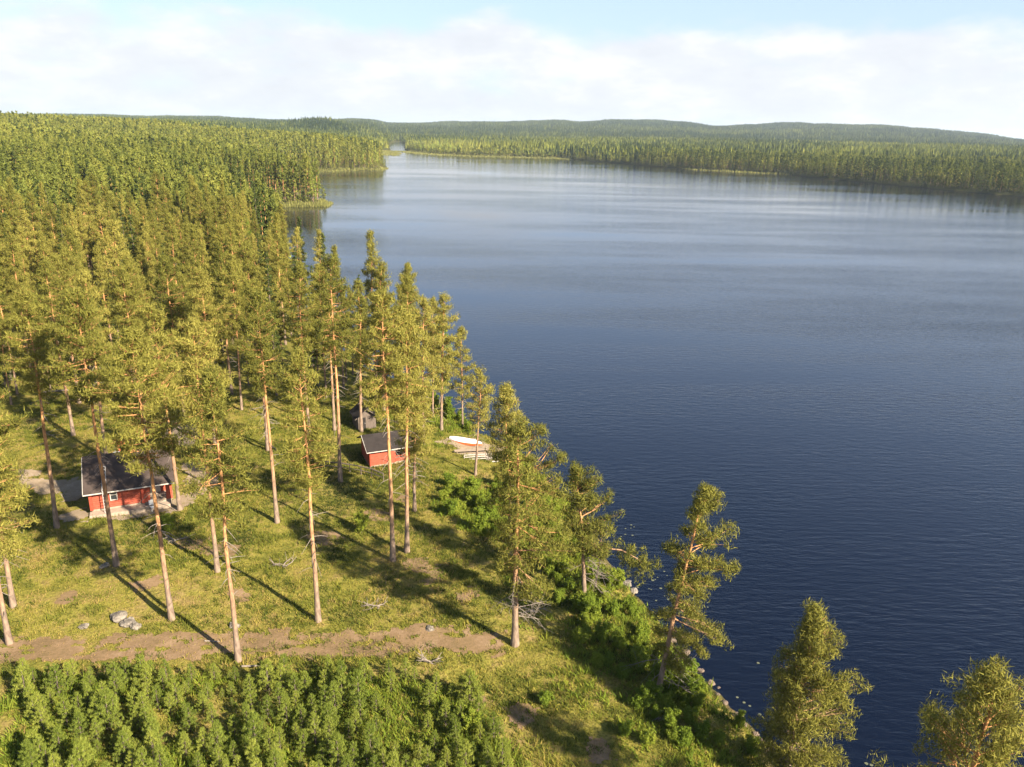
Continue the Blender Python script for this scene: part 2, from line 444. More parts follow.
def pine(seed, h=20, cb=.55, Rc=2.6, nb=46, lean=(0, 0), bias=(1, 0), bs=0, cone=0., nbl=32, ln=.36, wd=.058, twigs=14, r0=.21,
         sides=8, cl=3.5, limbs=True, droop=0., extra=None, dead_dir=None):
    rng = np.random.RandomState(seed)
    T = MB(); C = []; CR = []
    n = 10; ts = np.linspace(0, 1, n)
    wob = np.cumsum(rng.normal(size=(n, 2)) * .10, 0)
    tx = lean[0] * ts ** 1.25 + wob[:, 0] * ts; ty = lean[1] * ts ** 1.25 + wob[:, 1] * ts
    tp = np.stack([tx, ty, ts * h - .15], 1)
    rr = r0 * (1 - ts * .86); rr[0] *= 1.35; rr[-1] = .025
    T.tube(tp, rr, sides)
    def at(t): return np.array([np.interp(t, ts, tp[:, i]) for i in range(3)])
    bd = np.array(bias, float); bd /= np.linalg.norm(bd) + 1e-9
    a = rng.rand() * 6
    for i in range(nb):
        u = (i + rng.rand()) / nb
        t = cb + (1 - cb) * u * .985
        a += 2.4 + rng.normal() * .5
        prof = math.sin(math.pi * (.2 + .78 * u)) ** .75 if cone == 0 else (1 - cone) * math.sin(math.pi * (.2 + .78 * u)) ** .75 + cone * (1.02 - u) ** .8
        d = np.array([math.cos(a), math.sin(a)])
        L = Rc * prof * rng.uniform(.55, 1.12) * max(.12, 1 + bs * float(d @ bd))
        if bs > .6 and float(d @ bd) < -.15 and u < .85 and rng.rand() < .8: continue
        L = max(L, .35)
        el = R(-12 + 55 * u ** 1.6 + rng.normal() * 9) - droop * (1 - u)
        p0 = at(t); hd = np.array([d[0] * math.cos(el), d[1] * math.cos(el), math.sin(el)])
        p1 = p0 + hd * L * .5 + rng.normal(size=3) * .07 * L; p2 = p0 + hd * L + np.array([0, 0, L * (.16 - droop * .3)])
        if limbs: T.tube([p0, p1, p2], [.014 + .011 * L, .010 + .006 * L, .008], 4)
        m = int(2 + cl * L)
        s = .28 + .74 * rng.rand(m) ** .75
        pp = np.where((s < .55)[:, None], p0 + (p1 - p0) * (s / .55)[:, None], p1 + (p2 - p1) * ((s - .55) / .45)[:, None])
        lat = np.array([-d[1], d[0], 0]); q = rng.normal(size=m) * .22 * L * (1.15 - s * .6)
        cc = pp + lat * q[:, None] + np.array([0, 0, 1]) * (.05 + .1 * rng.rand(m))[:, None]
        if limbs:
            for j in range(0, m, 3): T.tube([p0 + (p1 - p0) * .6, cc[j]], [.018, .008], 3, cap=False)
        C.append(cc); CR.append(.30 + .30 * rng.rand(m))
    # leader
    C.append(at(.985) + rng.normal(size=(4, 3)) * .18); CR.append(np.full(4, .32))
    for i in range(twigs):
        t = cb * (.35 + .65 * rng.rand() ** .6); aa = rng.rand() * 6.28 if dead_dir is None or rng.rand() < .35 else dead_dir + rng.normal() * .5
        L = rng.uniform(.5, 1.7) * (1.0 if dead_dir is None else 1.6); p0 = at(t); el = R(rng.uniform(-35, 5))
        hd = np.array([math.cos(aa) * math.cos(el), math.sin(aa) * math.cos(el), math.sin(el)])
        p1 = p0 + hd * L * .5; p2 = p0 + hd * L - np.array([0, 0, .12 * L]) + rng.normal(size=3) * .12
        T.tube([p0, p1, p2], [.03, .022, .008], 4, 1)
        if dead_dir is not None:
            for k in range(3): T.tube([p1, p1 + (p2 - p1) * .4 + rng.normal(size=3) * .3, p2 + rng.normal(size=3) * .45], [.018, .013, .006], 3, 1)
    if extra: extra(T, C, CR, at, rng)
    C = np.concatenate(C); CR = np.concatenate(CR)
    FV, FF = blades(rng, C, CR, nbl, ln, wd)
    return T, FV, FF

def spruce(seed, h=19, Rc=2.2, nb=70, nbl=16, ln=.34, wd=.1, sides=6, cl=3, limbs=True, cb=.06):
    rng = np.random.RandomState(seed); T = MB(); C = []; CR = []
    T.tube([(0, 0, -.15), (0, 0, h * .5), (0, 0, h)], [.2, .12, .02], sides)
    a = 0
    for i in range(nb):
        u = (i + rng.rand()) / nb; z = h * (cb + (.99 - cb) * u); a += 2.4 + rng.normal() * .3
        L = max(.25, Rc * (1 - u) ** .85 * rng.uniform(.7, 1.15)); d = np.array([math.cos(a), math.sin(a), 0])
        p0 = np.array([0, 0, z]); p2 = p0 + d * L + np.array([0, 0, -.32 * L + .35 * u])
        if limbs: T.tube([p0, p2], [.03, .01], 3, cap=False)
        m = int(2 + cl * L); s = .15 + .87 * rng.rand(m)
        lat = np.array([-d[1], d[0], 0]); q = rng.normal(size=m) * .2 * L * (1.1 - s * .6)
        C.append(p0 + (p2 - p0) * s[:, None] + lat * q[:, None]); CR.append(.22 + .2 * rng.rand(m))
    C.append(np.array([[0, 0, h - .1], [0, 0, h - .5]])); CR.append(np.array([.15, .2]))
    FV, FF = blades(rng, np.concatenate(C), np.concatenate(CR), nbl, ln, wd, .6, -.25)
    return T, FV, FF

def broadleaf(seed, h=14, Rc=2.3, nc=230, nbl=22, ln=.22, wd=.15, cb=.25, sides=6, limbs=True):
    rng = np.random.RandomState(seed); T = MB()
    pts = [(0, 0, -.15), (rng.normal() * .2, rng.normal() * .2, h * .45), (rng.normal() * .3, rng.normal() * .3, h * .93)]
    T.tube(pts, [.13, .09, .02], sides)
    lobes = rng.rand(9, 3); C = []
    for k in range(nc):
        u = rng.rand(); a = rng.rand() * 6.28
        prof = math.sin(math.pi * (.1 + .85 * u)) ** .7 * (1.1 - .45 * u) * (.75 + .35 * math.sin(a * 3 + u * 9 + seed))
        r = Rc * prof * rng.rand() ** .4
        C.append((math.cos(a) * r, math.sin(a) * r, h * (cb + (1 - cb) * u)))
    C = np.array(C)
    if limbs:
        for k in range(0, nc, 9):
            z = max(h * .15, C[k][2] - 1.2 - .4 * np.hypot(C[k][0], C[k][1])); T.tube([(0, 0, z), C[k]], [.035, .01], 3, cap=False)
    FV, FF = blades(rng, C, .3 + .25 * rng.rand(nc), nbl, ln, wd, .8, .1)
    return T, FV, FF

def sapling(seed, h=2.6):
    rng = np.random.RandomState(seed); T = MB(); C = []; CR = []
    T.tube([(0, 0, -.1), (rng.normal() * .04, rng.normal() * .04, h * .6), (rng.normal() * .06, 0, h)], [.045, .03, .01], 5)
    z = .12 * h
    while z < h:
        u = z / h; k = rng.randint(5, 8); a0 = rng.rand() * 6
        for j in range(k):
            a = a0 + j * 6.283 / k + rng.normal() * .2; L = (.27 * h) * (1 - u) ** .7 * rng.uniform(.7, 1.2) + .08
            d = np.array([math.cos(a), math.sin(a), .55]); p2 = np.array([0, 0, z]) + d * L
            T.tube([(0, 0, z), p2], [.014, .006], 3, cap=False)
            for s in (.5, .78, 1.02):
                C.append(np.array([0, 0, z]) + d * L * s); CR.append(.06 + .05 * rng.rand())
        z += .155 * h * rng.uniform(.8, 1.2)
    C.append(np.array([0, 0, h])); CR.append(.1)
    FV, FF = blades(rng, np.array(C), np.array(CR), 22, .22, .026, 1.0, 1.3)
    return T, FV, FF

def bush(seed, h=1.5, Rc=.9):
    rng = np.random.RandomState(seed); T = MB(); C = []; CR = []
    for j in range(9):
        a = rng.rand() * 6.28; L = h * rng.uniform(.6, 1.05); sp = rng.uniform(.1, .75) * Rc
        tip = np.array([math.cos(a) * sp, math.sin(a) * sp, L])
        T.tube([(0, 0, -.1), tip * np.array([.4, .4, .55]), tip], [.02, .014, .006], 4, cap=False)
        for s in np.linspace(.3, 1, 6):
            for q in range(2):
                C.append(tip * np.array([s, s, s ** .9]) + rng.normal(size=3) * .13 * Rc); CR.append(.16 + .12 * rng.rand())
    FV, FF = blades(rng, np.array(C), np.array(CR), 42, .11, .085, .9, .3)
    return T, FV, FF

class Proto:
    """shared trunk and crown meshes of one tree shape"""
    def __init__(s, kind, made, barkm, leafm):
        T, FV, FF = made
        s.trunk = T.mesh(kind + '_trunk', [barkm, M_DEAD], True)
        s.crown = raw_mesh(kind + '_crown', FV, [FF], None, [leafm])

PARTS_ROOT = {}
def plant(name, proto, loc, rz, sc, label, cat, group=None, crown='crown', trunk='trunk'):
    root = thing(name, label, cat, loc, rz, group)
    root.scale = (sc, sc, sc) if not isinstance(sc, tuple) else sc
    link(trunk, proto.trunk, root); link(crown, proto.crown, root)
    return root

def gz(x, y): return float(terr(x, y))

# --- single pines of the clearing and the shore: x, y, height, crown base, crown radius, lean, label
HERO = [
    (-34.5, 47.3, 18.5, .38, 2.9, (0, 0), 'pine at the left edge, nearer of the two whose trunks leave the frame'),
    (-36.8, 51.6, 19.0, .40, 2.9, (0, 0), 'pine at the left edge, farther of the two whose trunks leave the frame'),
    (-40.1, 63.6, 21.3, .60, 2.4, (.6, 0), 'slender pine standing left of the red cabin on the grass'),
    (-31.8, 57.3, 22.6, .62, 2.7, (-.1, 0), 'thick orange-barked pine in front of the left end of the red cabin'),
    (-24.5, 50.4, 21.8, .56, 3.3, (-.5, 0), 'tall broad-crowned pine whose trunk crosses the middle of the red cabin'),
    (-18.1, 45.8, 20.4, .52, 2.3, (0, 0), 'thin pine rooted in the dirt track beside the young pines'),
    (-23.6, 57.2, 21.0, .60, 2.4, (-.2, 0), 'grey-based pine right of the red cabin, halfway down to the track'),
    (-30.9, 67.8, 19.5, .58, 2.5, (0, 0), 'pine at the right front corner of the red cabin'),
    (-13.9, 50.8, 20.6, .52, 2.1, (-.1, 0), 'slim pine just above the dirt track with its trunk in mid-clearing'),
    (-21.2, 65.8, 21.2, .58, 1.9, (-.4, 0), 'pointed narrow pine between the red cabin and the wooden fence'),
    (-17.4, 75.2, 23.2, .56, 2.4, (.1, 0), 'tall straight orange pine at the left end of the wooden fence'),
    (-9.7, 59.6, 23.0, .58, 2.3, (0, 0), 'left of the two tall close-set pines in front of the red sauna'),
    (-8.7, 61.0, 21.0, .54, 2.3, (.2, 0), 'right of the two tall close-set pines in front of the red sauna'),
    (-9.0, 68.8, 12.5, .45, 1.9, (0, 0), 'short twiggy pine below the red sauna, behind the two tall pines'),
    (-40.4, 82.6, 20.0, .5, 2.4, (0, 0), 'pine in the shade behind the left end of the red cabin'),
    (-43.5, 79.5, 20.0, .52, 2.4, (.3, 0), 'pine beside the gravel drive left of the red cabin'),
    (-55.5, 97.0, 19.0, .5, 2.3, (0, 0), 'far pale-trunked pine at the back of the clearing near the left edge'),
    (-47.0, 97.0, 19.0, .5, 2.2, (0, 0), 'far pine at the back of the clearing behind the red cabin'),
    (-17.8, 89.0, 18.0, .52, 1.9, (0, 0), 'pale-trunked pine at the left corner of the small grey hut'),
    (-21.0, 89.0, 17.0, .56, 1.6, (0, 0), 'thin pole-like pine left of the small grey hut'),
    (-16.4, 97.0, 19.0, .5, 2.1, (0, 0), 'pine standing directly behind the small grey hut'),
    (-33.2, 83.5, 20.0, .48, 2.5, (0, 0), 'pine next to the small grey shed behind the red cabin'),
    (-27.0, 82.5, 19.0, .46, 2.3, (0, 0), 'pine in the grass between the grey shed and the fence'),
    (-23.8, 88.0, 20.0, .5, 2.4, (0, 0), 'pine at the back of the clearing left of the pole-like pine'),
    (-38.5, 88.5, 20.5, .5, 2.5, (0, 0), 'pine at the forest edge behind the grey shed'),
    (-50.5, 86.0, 20.0, .5, 2.5, (0, 0), 'pine at the forest edge beyond the gravel drive'),
    (-10.2, 87.0, 17.5, .35, 2.5, (0, 0), 'full-crowned pine to the right of the red sauna'),
    (-8.6, 92.5, 17.0, .3, 2.4, (.3, 0), 'full-crowned pine by the water behind the rowing boat'),
    (-12.4, 93.0, 18.5, .4, 2.4, (0, 0), 'full-crowned pine behind the red sauna'),
]
for i, (x, y, h, cb, rc, ln_, lab) in enumerate(HERO):
    pr = Proto('pine', pine(100 + i, h, cb + .01, rc * 1.0, nb=int(34 + rc * 9), lean=ln_, r0=.13 + h * .0034, twigs=24, nbl=25), M_BARK, M_PINE)
    plant('pine_tree', pr, (x, y, gz(x, y)), 0, 1, lab, 'pine tree')

# --- shore pines with shapes of their own
def limb16(T, C, CR, at, rng):
    p0 = at(.42)
    pts = [p0, p0 + np.array([1.4, -.2, .3]), p0 + np.array([2.9, -.4, .25]), p0 + np.array([4.1, -.6, -.35]), p0 + np.array([4.8, -.7, -1.0])]
    T.tube(pts, [.09, .075, .06, .045, .02], 6)
    for k in range(60):
        s = rng.rand(); q = pts[2] + (pts[4] - pts[2]) * s
        C.append((q + rng.normal(size=3) * np.array([.6, .5, .45]) + np.array([.1, 0, .1]))[None]); CR.append(np.array([.3 + .15 * rng.rand()]))
SHORE = [
    ((.6, 48.4, 16.6), dict(cb=.34, Rc=3.2, nb=60, bias=(1, .3), bs=.42, dead_dir=.1, twigs=16, r0=.25, nbl=30, droop=.25),
     'big pine at the end of the dirt track with bare grey limbs below its crown'),
    ((.2, 59.5, 15.4), dict(cb=.5, Rc=2.0, nb=44, lean=(-.9, 0), twigs=10, r0=.17, nbl=28), 'crooked pine right behind the big pine at the end of the track'),
    ((-3.7, 78.2, 11.8), dict(cb=.48, Rc=1.7, nb=32, lean=(.3, 0), twigs=12, r0=.15, nbl=22), 'small-crowned pine standing in front of the wooden deck'),
    ((6.0, 54.4, 11.3), dict(cb=.42, Rc=2.4, nb=52, lean=(-.9, 0), bias=(1, -.2), bs=.3, twigs=14, dead_dir=-.2, r0=.19, nbl=28, extra=limb16),
     'shore pine with one long low limb reaching out over the water'),
    ((6.9, 55.5, 6.0), dict(cb=.6, Rc=.7, nb=12, lean=(.2, 0), twigs=10, r0=.1, nbl=10), 'small half-dead pine right beside the pine with the long limb'),
    ((10.0, 43.9, 15.0), dict(cb=.22, Rc=2.05, nb=76, lean=(1.7, .1), bias=(1, .55), bs=.95, twigs=10, dead_dir=-.1, r0=.2, nbl=48, ln=.3, wd=.052, droop=.5),
     'pine leaning towards the lake with all its foliage on the water side'),
    ((16.1, 37.2, 11.6), dict(cb=.12, Rc=2.75, nb=96, lean=(.5, 0), bias=(1, .45), bs=.55, cone=.65, twigs=8, r0=.2, nbl=46, ln=.28, wd=.05),
     'dense cone-shaped pine at the bottom of the photo by the shore'),
    ((19.5, 26.5, 15.9), dict(cb=.2, Rc=3.9, nb=84, cone=.35, twigs=6, r0=.26, nbl=46, ln=.28, wd=.044), 'pine in the bottom right corner with reddish limbs, cut off by the frame'),
    ((-6.2, 95.5, 13), dict(cb=.3, Rc=1.6, nb=34, twigs=6, r0=.13), 'slight pine at the water edge beyond the rowing boat'),
]
for i, ((x, y, h), kw, lab) in enumerate(SHORE):
    pr = Proto('pine', pine(300 + i, h, **kw), M_BARK, M_PINE)
    plant('pine_tree', pr, (x, y, gz(x, y)), 0, 1, lab, 'pine tree')

# --- forest: nearest trees one by one, the rest as one mass
PV = [Proto('pine', pine(500 + i, 20, [.38, .46, .34, .5, .36, .42, .32][i], [2.3, 2.6, 2.0, 2.5, 1.9, 2.3, 2.1][i], nb=54, twigs=10, nbl=25, ln=.42, wd=.07, r0=.18, cone=[.45, .2, .7, 0, .8, .35, .6][i]),
            M_BARK, M_PINE) for i in range(7)]
SV = [Proto('spruce', spruce(600 + i, 20, [2.3, 2.0, 2.5][i]), M_BARK_S, M_SPRU) for i in range(3)]
BV = [Proto('birch', broadleaf(650 + i, 15, [2.3, 2.0][i]), M_BARK_B, M_BIRC) for i in range(2)]

rng = np.random.RandomState(5)
def jitter(x0, y0, x1, y1, s):
    xs = np.arange(x0, x1, s); ys = np.arange(y0, y1, s); X, Y = np.meshgrid(xs, ys)
    X = X + (rng.rand(*X.shape) - .5) * s * .85; Y = Y + (rng.rand(*Y.shape) - .5) * s * .85
    return X.ravel(), Y.ravel()

def in_view(x, y, m=0.):
    return (np.abs(x) < (y * .66 + 6 + m)) & (y > 20)

TAKEN = np.array([(a[0], a[1]) for a in HERO] + [a[0][:2] for a in SHORE])
def clear_of(x, y, r):
    return np.min(np.hypot(x[:, None] - TAKEN[None, :, 0], y[:, None] - TAKEN[None, :, 1]), 1) > r

def forest_edge(x):
    return np.interp(x, [-90, -60, -45, -30, -22, -14, -9, -4], [88, 96, 97, 93, 99, 94, 96, 97]) + (fbm(x * .2, x * 0 + 3.3, 2) - .5) * 6

fx, fy = jitter(-330, 60, 0, 430, 4.5)
d = lake_d(fx, fy)
k = (d > 2.5) & (fy > forest_edge(fx)) & clear_of(fx, fy, 3.0) & (fx + .16 * fy < 60)
k |= (fx < -62) & (fy > 66) & (d > 10) & clear_of(fx, fy, 3.0)
k &= np.abs(fx) < fy * .8 + 30
k &= fbm(fx / 9 + 31, fy / 9, 2) > .30
fx, fy, d = fx[k], fy[k], d[k]
rr = np.hypot(fx, fy)
r_ = rng.rand(len(fx))
spr = fbm(fx / 30 + 3, fy / 30, 2)
kind = np.where(r_ < np.where(spr > .56, .32, .13) + .10 * (d < 12), 1, np.where(r_ > .955 - .05 * (d < 14), 2, 0))
order = np.argsort(rr); view = in_view(fx, fy)
n_ind = {0: 0, 1: 0, 2: 0}; cap = {0: 300 - len(HERO) - len(SHORE), 1: 60, 2: 30}
single = np.zeros(len(fx), bool)
for i in order:
    if not view[i] or rr[i] > 215: continue
    if n_ind[kind[i]] < cap[kind[i]]: single[i] = True; n_ind[kind[i]] += 1
def zone(x, y):
    side = 'by the lake shore' if lake_d(np.array([x]), np.array([y]))[0] < 16 else ('at the left photo edge' if x < -.46 * y else 'amid the left bank')
    row = 'front rows' if y < 118 else ('middle rows' if y < 150 else 'back rows')
    return row, side
for i in np.where(single)[0]:
    x, y = fx[i], fy[i]; row, side = zone(x, y)
    s = rng.uniform(.58, 1.14)
    if d[i] < 8: s *= .85
    loc = (x, y, gz(x, y)); rz = rng.rand() * 6.28
    if kind[i] == 0:
        plant('pine_tree', PV[rng.randint(len(PV))], loc, rz, (s * rng.uniform(.8, 1.03), s * rng.uniform(.8, 1.03), s), f'olive-green pine of the {row} of the forest {side}', 'pine tree', f'pines of the {row} of the forest {side}')
    elif kind[i] == 1:
        plant('spruce_tree', SV[rng.randint(len(SV))], loc, rz, s * .95, f'dark pointed spruce among the pines, {row} of the forest {side}', 'spruce tree', f'spruces of the {row} of the forest {side}')
    else:
        plant('birch_tree', BV[rng.randint(len(BV))], loc, rz, s, f'light green leafy birch among pines, {row} of the forest {side}', 'birch tree', f'birches of the {row} of the forest {side}')

# two dark spruces that stand out against the water
for (x, y, h, lab) in ((-36.2, 139.5, 20.5, 'dark spruce against the water, farther of the two at the lake edge of the forest'), (-28.9, 125.5, 19.5, 'dark spruce against the water, nearer of the two at the lake edge of the forest')):
    plant('spruce_tree', SV[0], (x - 1, y, gz(x - 1, y)), 1.0, h / 20, lab, 'spruce tree')

# ---- mass forest meshes
def merge(variants, which, pos, rot, sc, tint):
    """one big mesh out of many copies of a few low-poly trees; material 0 needles, 1 bark"""
    Vs = []; Fs = []; Ms = []; Ts = []; base = 0
    for v, (V, F, M) in enumerate(variants):
        s = which == v; n = int(s.sum())
        if not n: continue
        c, q = np.cos(rot[s]), np.sin(rot[s])
        X = V[None, :, 0] * c[:, None] - V[None, :, 1] * q[:, None]; Y = V[None, :, 0] * q[:, None] + V[None, :, 1] * c[:, None]
        P = np.stack([X * sc[s, 0][:, None], Y * sc[s, 0][:, None], V[None, :, 2] * sc[s, 1][:, None]], -1) + pos[s][:, None]
        Vs.append(P.reshape(-1, 3).astype(np.float32))
        Fs.append((F[None] + (np.arange(n) * len(V))[:, None, None] + base).reshape(-1, 3)); base += n * len(V)
        Ms.append(np.tile(M, n)); Ts.append(np.repeat(tint[s], len(F)))
    return np.concatenate(Vs), np.concatenate(Fs), np.concatenate(Ms), np.concatenate(Ts)

def lowpoly(made, bark_sides_h, r):
    """needles + a three-sided trunk as one triangle soup"""
    T, FV, FF = made
    h = bark_sides_h; th = np.array([0, 2.09, 4.19])
    tv = np.concatenate([np.stack([np.cos(th) * r, np.sin(th) * r, th * 0 - .3], 1), [[0, 0, h]]])
    tf = np.array([(0, 1, 3), (1, 2, 3), (2, 0, 3)]) + len(FV)
    return np.concatenate([FV, tv]), np.concatenate([FF, tf]), np.concatenate([np.zeros(len(FF), int), np.ones(3, int)])

MID = [lowpoly(pine(700 + i, 20, [.36, .42, .3, .4][i], [2.5, 2.2, 2.4, 2.1][i], nb=30, nbl=7, ln=1.1, wd=.34, twigs=0, limbs=False, cl=1.8, cone=[.3, .6, .8, .5][i]), 19, .22) for i in range(4)]
MID += [lowpoly(spruce(720 + i, 20, 2.2, nb=36, nbl=6, ln=.9, wd=.36, limbs=False, cl=1.2), 19, .2) for i in range(2)]
MID += [lowpoly(broadleaf(730, 16, 2.3, nc=50, nbl=6, ln=.7, wd=.5, limbs=False), 13, .14)]
LOW = [lowpoly(pine(750 + i, 20, [.24, .32, .2][i], [2.6, 2.3, 2.5][i], nb=16, nbl=3, ln=1.9, wd=.85, twigs=0, limbs=False, cl=.5, cone=[.4, .7, .9][i]), 19, .13) for i in range(3)]
LOW += [lowpoly(spruce(770 + i, 20, 2.2, nb=18, nbl=3, ln=1.8, wd=.85, limbs=False, cl=.5), 19, .12) for i in range(2)]
LOW += [lowpoly(broadleaf(780, 16, 2.4, nc=20, nbl=3, ln=1.4, wd=1.1, limbs=False), 13, .16)]
def spire(seed, h=19, w=2.6):
    rg = np.random.RandomState(seed); V = []; F = []
    for k in range(9):
        z = h * (.12 + .8 * k / 9); r = w * (1.05 - k / 9.5) * rg.uniform(.8, 1.2) * (.75 if k == 0 else 1); a = rg.rand() * 6.28; b = a + rg.uniform(1.6, 2.6)
        n = len(V); V += [(math.cos(a) * r, math.sin(a) * r, z - rg.rand()), (math.cos(b) * r, math.sin(b) * r, z - rg.rand()), (rg.normal() * .4, rg.normal() * .4, min(h, z + h * .30))]
        F.append((n, n + 1, n + 2))
    return np.array(V), np.array(F), np.zeros(len(F), int)
VLO = [spire(800 + i, 19, [2.6, 2.2, 3.0][i]) for i in range(3)]
def group_of(seed, n=7, w=15):
    rg = np.random.RandomState(seed); V = []; F = []; b = 0
    for k in range(n):
        cx, cy = (rg.rand(2) - .5) * 2 * w; h = rg.uniform(13, 20); a0 = rg.rand() * 6
        for q in range(5):
            a = a0 + q * 1.26; c = a + 1.9; r = rg.uniform(2.2, 3.6); z = h * rg.uniform(-.05, .3)
            V += [(cx + math.cos(a) * r, cy + math.sin(a) * r, z), (cx + math.cos(c) * r, cy + math.sin(c) * r, z), (cx, cy, h * rg.uniform(.8, 1))]
            F.append((b, b + 1, b + 2)); b += 3
    return np.array(V), np.array(F), np.zeros(len(F), int)
GRP = [group_of(820 + i) for i in range(4)]

def stand_tint(x, y, n):
    t = .58 + (fbm(x / 170 + 5, y / 170, 3) - .5) * .55 + rng.normal(size=n) * .10
    return t

def lots(x0, y0, x1, y1, s, rlo, rhi, dmin=3):
    x, y = jitter(x0, y0, x1, y1, s); r = np.hypot(x, y)
    k = (r >= rlo) & (r < rhi) & (np.abs(x) < y * .74 + 20) & (y > 60)
    x, y = x[k], y[k]; dd = lake_d(x, y); k = dd > dmin
    return x[k], y[k], dd[k]

def mass(name, label, chunks):
    Vs, Fs, Ms, Ts = [], [], [], []; b = 0
    for (variants, which, x, y, s_xy, s_z, tint) in chunks:
        if len(x) == 0: continue
        pos = np.stack([x, y, terr(x, y) - .1], 1)
        V, F, M, T = merge(variants, which, pos, rng.rand(len(x)) * 6.28, np.stack([s_xy, s_z], 1), tint)
        Vs.append(V); Fs.append(F + b); Ms.append(M); Ts.append(T); b += len(V)
    me = raw_mesh(name, np.concatenate(Vs), [np.concatenate(Fs)], np.concatenate(Ms), [M_FORE, M_BARK], {'tint': np.concatenate(Ts)})
    return tag(link(name, me), label, None, None, 'stuff')

def kinds(n, x, y, dd, npine, nspr, nbir, birch=.05):
    sp = fbm(x / 120 + 3, y / 120, 2); r = rng.rand(n)
    ps = np.where(sp > .55, .45, .17)
    w = rng.randint(0, npine, n); s = r < ps; w[s] = npine + rng.randint(0, nspr, n)[s]
    bi = r > 1 - birch - .10 * (dd < 25); w[bi] = npine + nspr + rng.randint(0, nbir, n)[bi]
    t = stand_tint(x, y, n); t[s] = .14 + rng.rand(int(s.sum())) * .14; t[bi] = .92 + rng.rand(int(bi.sum())) * .08
    return w, t

# left bank, beyond the single trees
m = ~single
mx, my = fx[m], fy[m]; km = kind[m]; n = len(mx)
wm = np.where(km == 0, rng.randint(0, 4, n), np.where(km == 1, 4 + rng.randint(0, 2, n), 6))
tm = stand_tint(mx, my, n); tm[km == 1] = .16; tm[km == 2] = .95
sm = rng.uniform(.75, 1.05, n)
ch = [(MID, wm, mx, my, sm * 1.05, sm, tm)]
x, y, dd = lots(-700, 430, 0, 960, 4.7, 430, 960)
k = x + .16 * y < 30; x, y, dd = x[k], y[k], dd[k]; n = len(x); wk, t = kinds(n, x, y, dd, 3, 2, 1); s = rng.uniform(.66, 1.08, n)
ch.append((LOW, wk, x, y, s * 1.0, s, t))
x, y, dd = lots(-440, 280, -330, 430, 5.0, 300, 1000); n = len(x)
wk, t = kinds(n, x, y, dd, 3, 2, 1); s = rng.uniform(.78, 1.1, n); ch.append((LOW, wk, x, y, s * 1.15, s, t))
x, y, dd = lots(-330, 150, -20, 900, 3.4, 150, 900, 1.2); k = (dd < 9) & (x + .16 * y < 40); x, y = x[k], y[k]; n = len(x); s = rng.uniform(.25, .5, n)
ch.append((LOW, np.where(rng.rand(n) < .6, 5, 3 + rng.randint(0, 2, n)), x, y, s * 1.7, s, .35 + rng.rand(n) * .5))
mass('forest', 'dense mixed pine forest covering the left bank up to the horizon', ch)

# across the lake and beyond
ch = []
x, y, dd = lots(-400, 380, 900, 1000, 4.7, 380, 1000); k = x + .16 * y >= 30; x, y, dd = x[k], y[k], dd[k]; n = len(x)
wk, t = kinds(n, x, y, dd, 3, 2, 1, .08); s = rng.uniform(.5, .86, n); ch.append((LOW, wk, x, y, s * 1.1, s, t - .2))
x, y, dd = lots(-400, 380, 900, 1400, 4.2, 380, 1400, 1.5); k = (dd < 14) & (x + .16 * y >= 40); x, y = x[k], y[k]; n = len(x); s = rng.uniform(.25, .6, n)
ch.append((LOW, np.where(rng.rand(n) < .5, 5, 3 + rng.randint(0, 2, n)), x, y, s * 1.7, s, .2 + rng.rand(n) * .6))
x, y, dd = lots(-1500, 600, 1500, 2050, 8.0, 980, 2050); n = len(x)
sp = fbm(x / 150 + 3, y / 150, 2) > .54; t = stand_tint(x, y, n); q = sp & (rng.rand(n) < .5); t[q] = .15 + .1 * rng.rand(int(q.sum()))
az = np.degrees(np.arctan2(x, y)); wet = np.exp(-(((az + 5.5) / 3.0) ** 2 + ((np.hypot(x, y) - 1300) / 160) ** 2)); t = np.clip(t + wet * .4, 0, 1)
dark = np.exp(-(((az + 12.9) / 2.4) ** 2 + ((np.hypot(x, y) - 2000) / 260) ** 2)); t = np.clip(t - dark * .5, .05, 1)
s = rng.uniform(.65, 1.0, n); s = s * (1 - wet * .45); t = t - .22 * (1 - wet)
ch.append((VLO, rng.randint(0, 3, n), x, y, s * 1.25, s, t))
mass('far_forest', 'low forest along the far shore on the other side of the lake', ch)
ch = []
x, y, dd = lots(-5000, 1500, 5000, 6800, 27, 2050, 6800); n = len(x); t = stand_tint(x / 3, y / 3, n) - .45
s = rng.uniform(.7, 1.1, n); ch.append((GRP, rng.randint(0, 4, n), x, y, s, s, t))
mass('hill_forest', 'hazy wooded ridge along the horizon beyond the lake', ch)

# ------------------------------------------------------------------ young pines at the bottom left
SP = []
for i in range(7):
    T, FV, FF = sapling(900 + i, 2.7)
    SP.append(Proto('young_pine', (T, FV, FF), M_BARK_S, M_SAPL))
POLY = [(-40, 44.0), (-33, 43.8), (-17.6, 43.7), (-12, 45.0), (-6, 44.4), (-2.2, 42.4), (1.2, 37.4), (2.2, 33), (-40, 33)]
def inside(px, py, poly):
    c = False; n = len(poly)
    for i in range(n):
        ax, ay = poly[i]; bx, by = poly[(i + 1) % n]
        if (ay > py) != (by > py) and px < (bx - ax) * (py - ay) / (by - ay) + ax: c = not c
    return c
sx_, sy_ = jitter(-31, 35, 2, 46, .98)
cnt = 0
sx_ = sx_ + rng.normal(size=len(sx_)) * .28; sy_ = sy_ + rng.normal(size=len(sy_)) * .28
cand = [(px, py) for px, py in zip(sx_, sy_) if inside(px, py, POLY) and abs(px) < .66 * py + 3]
random.shuffle(cand)
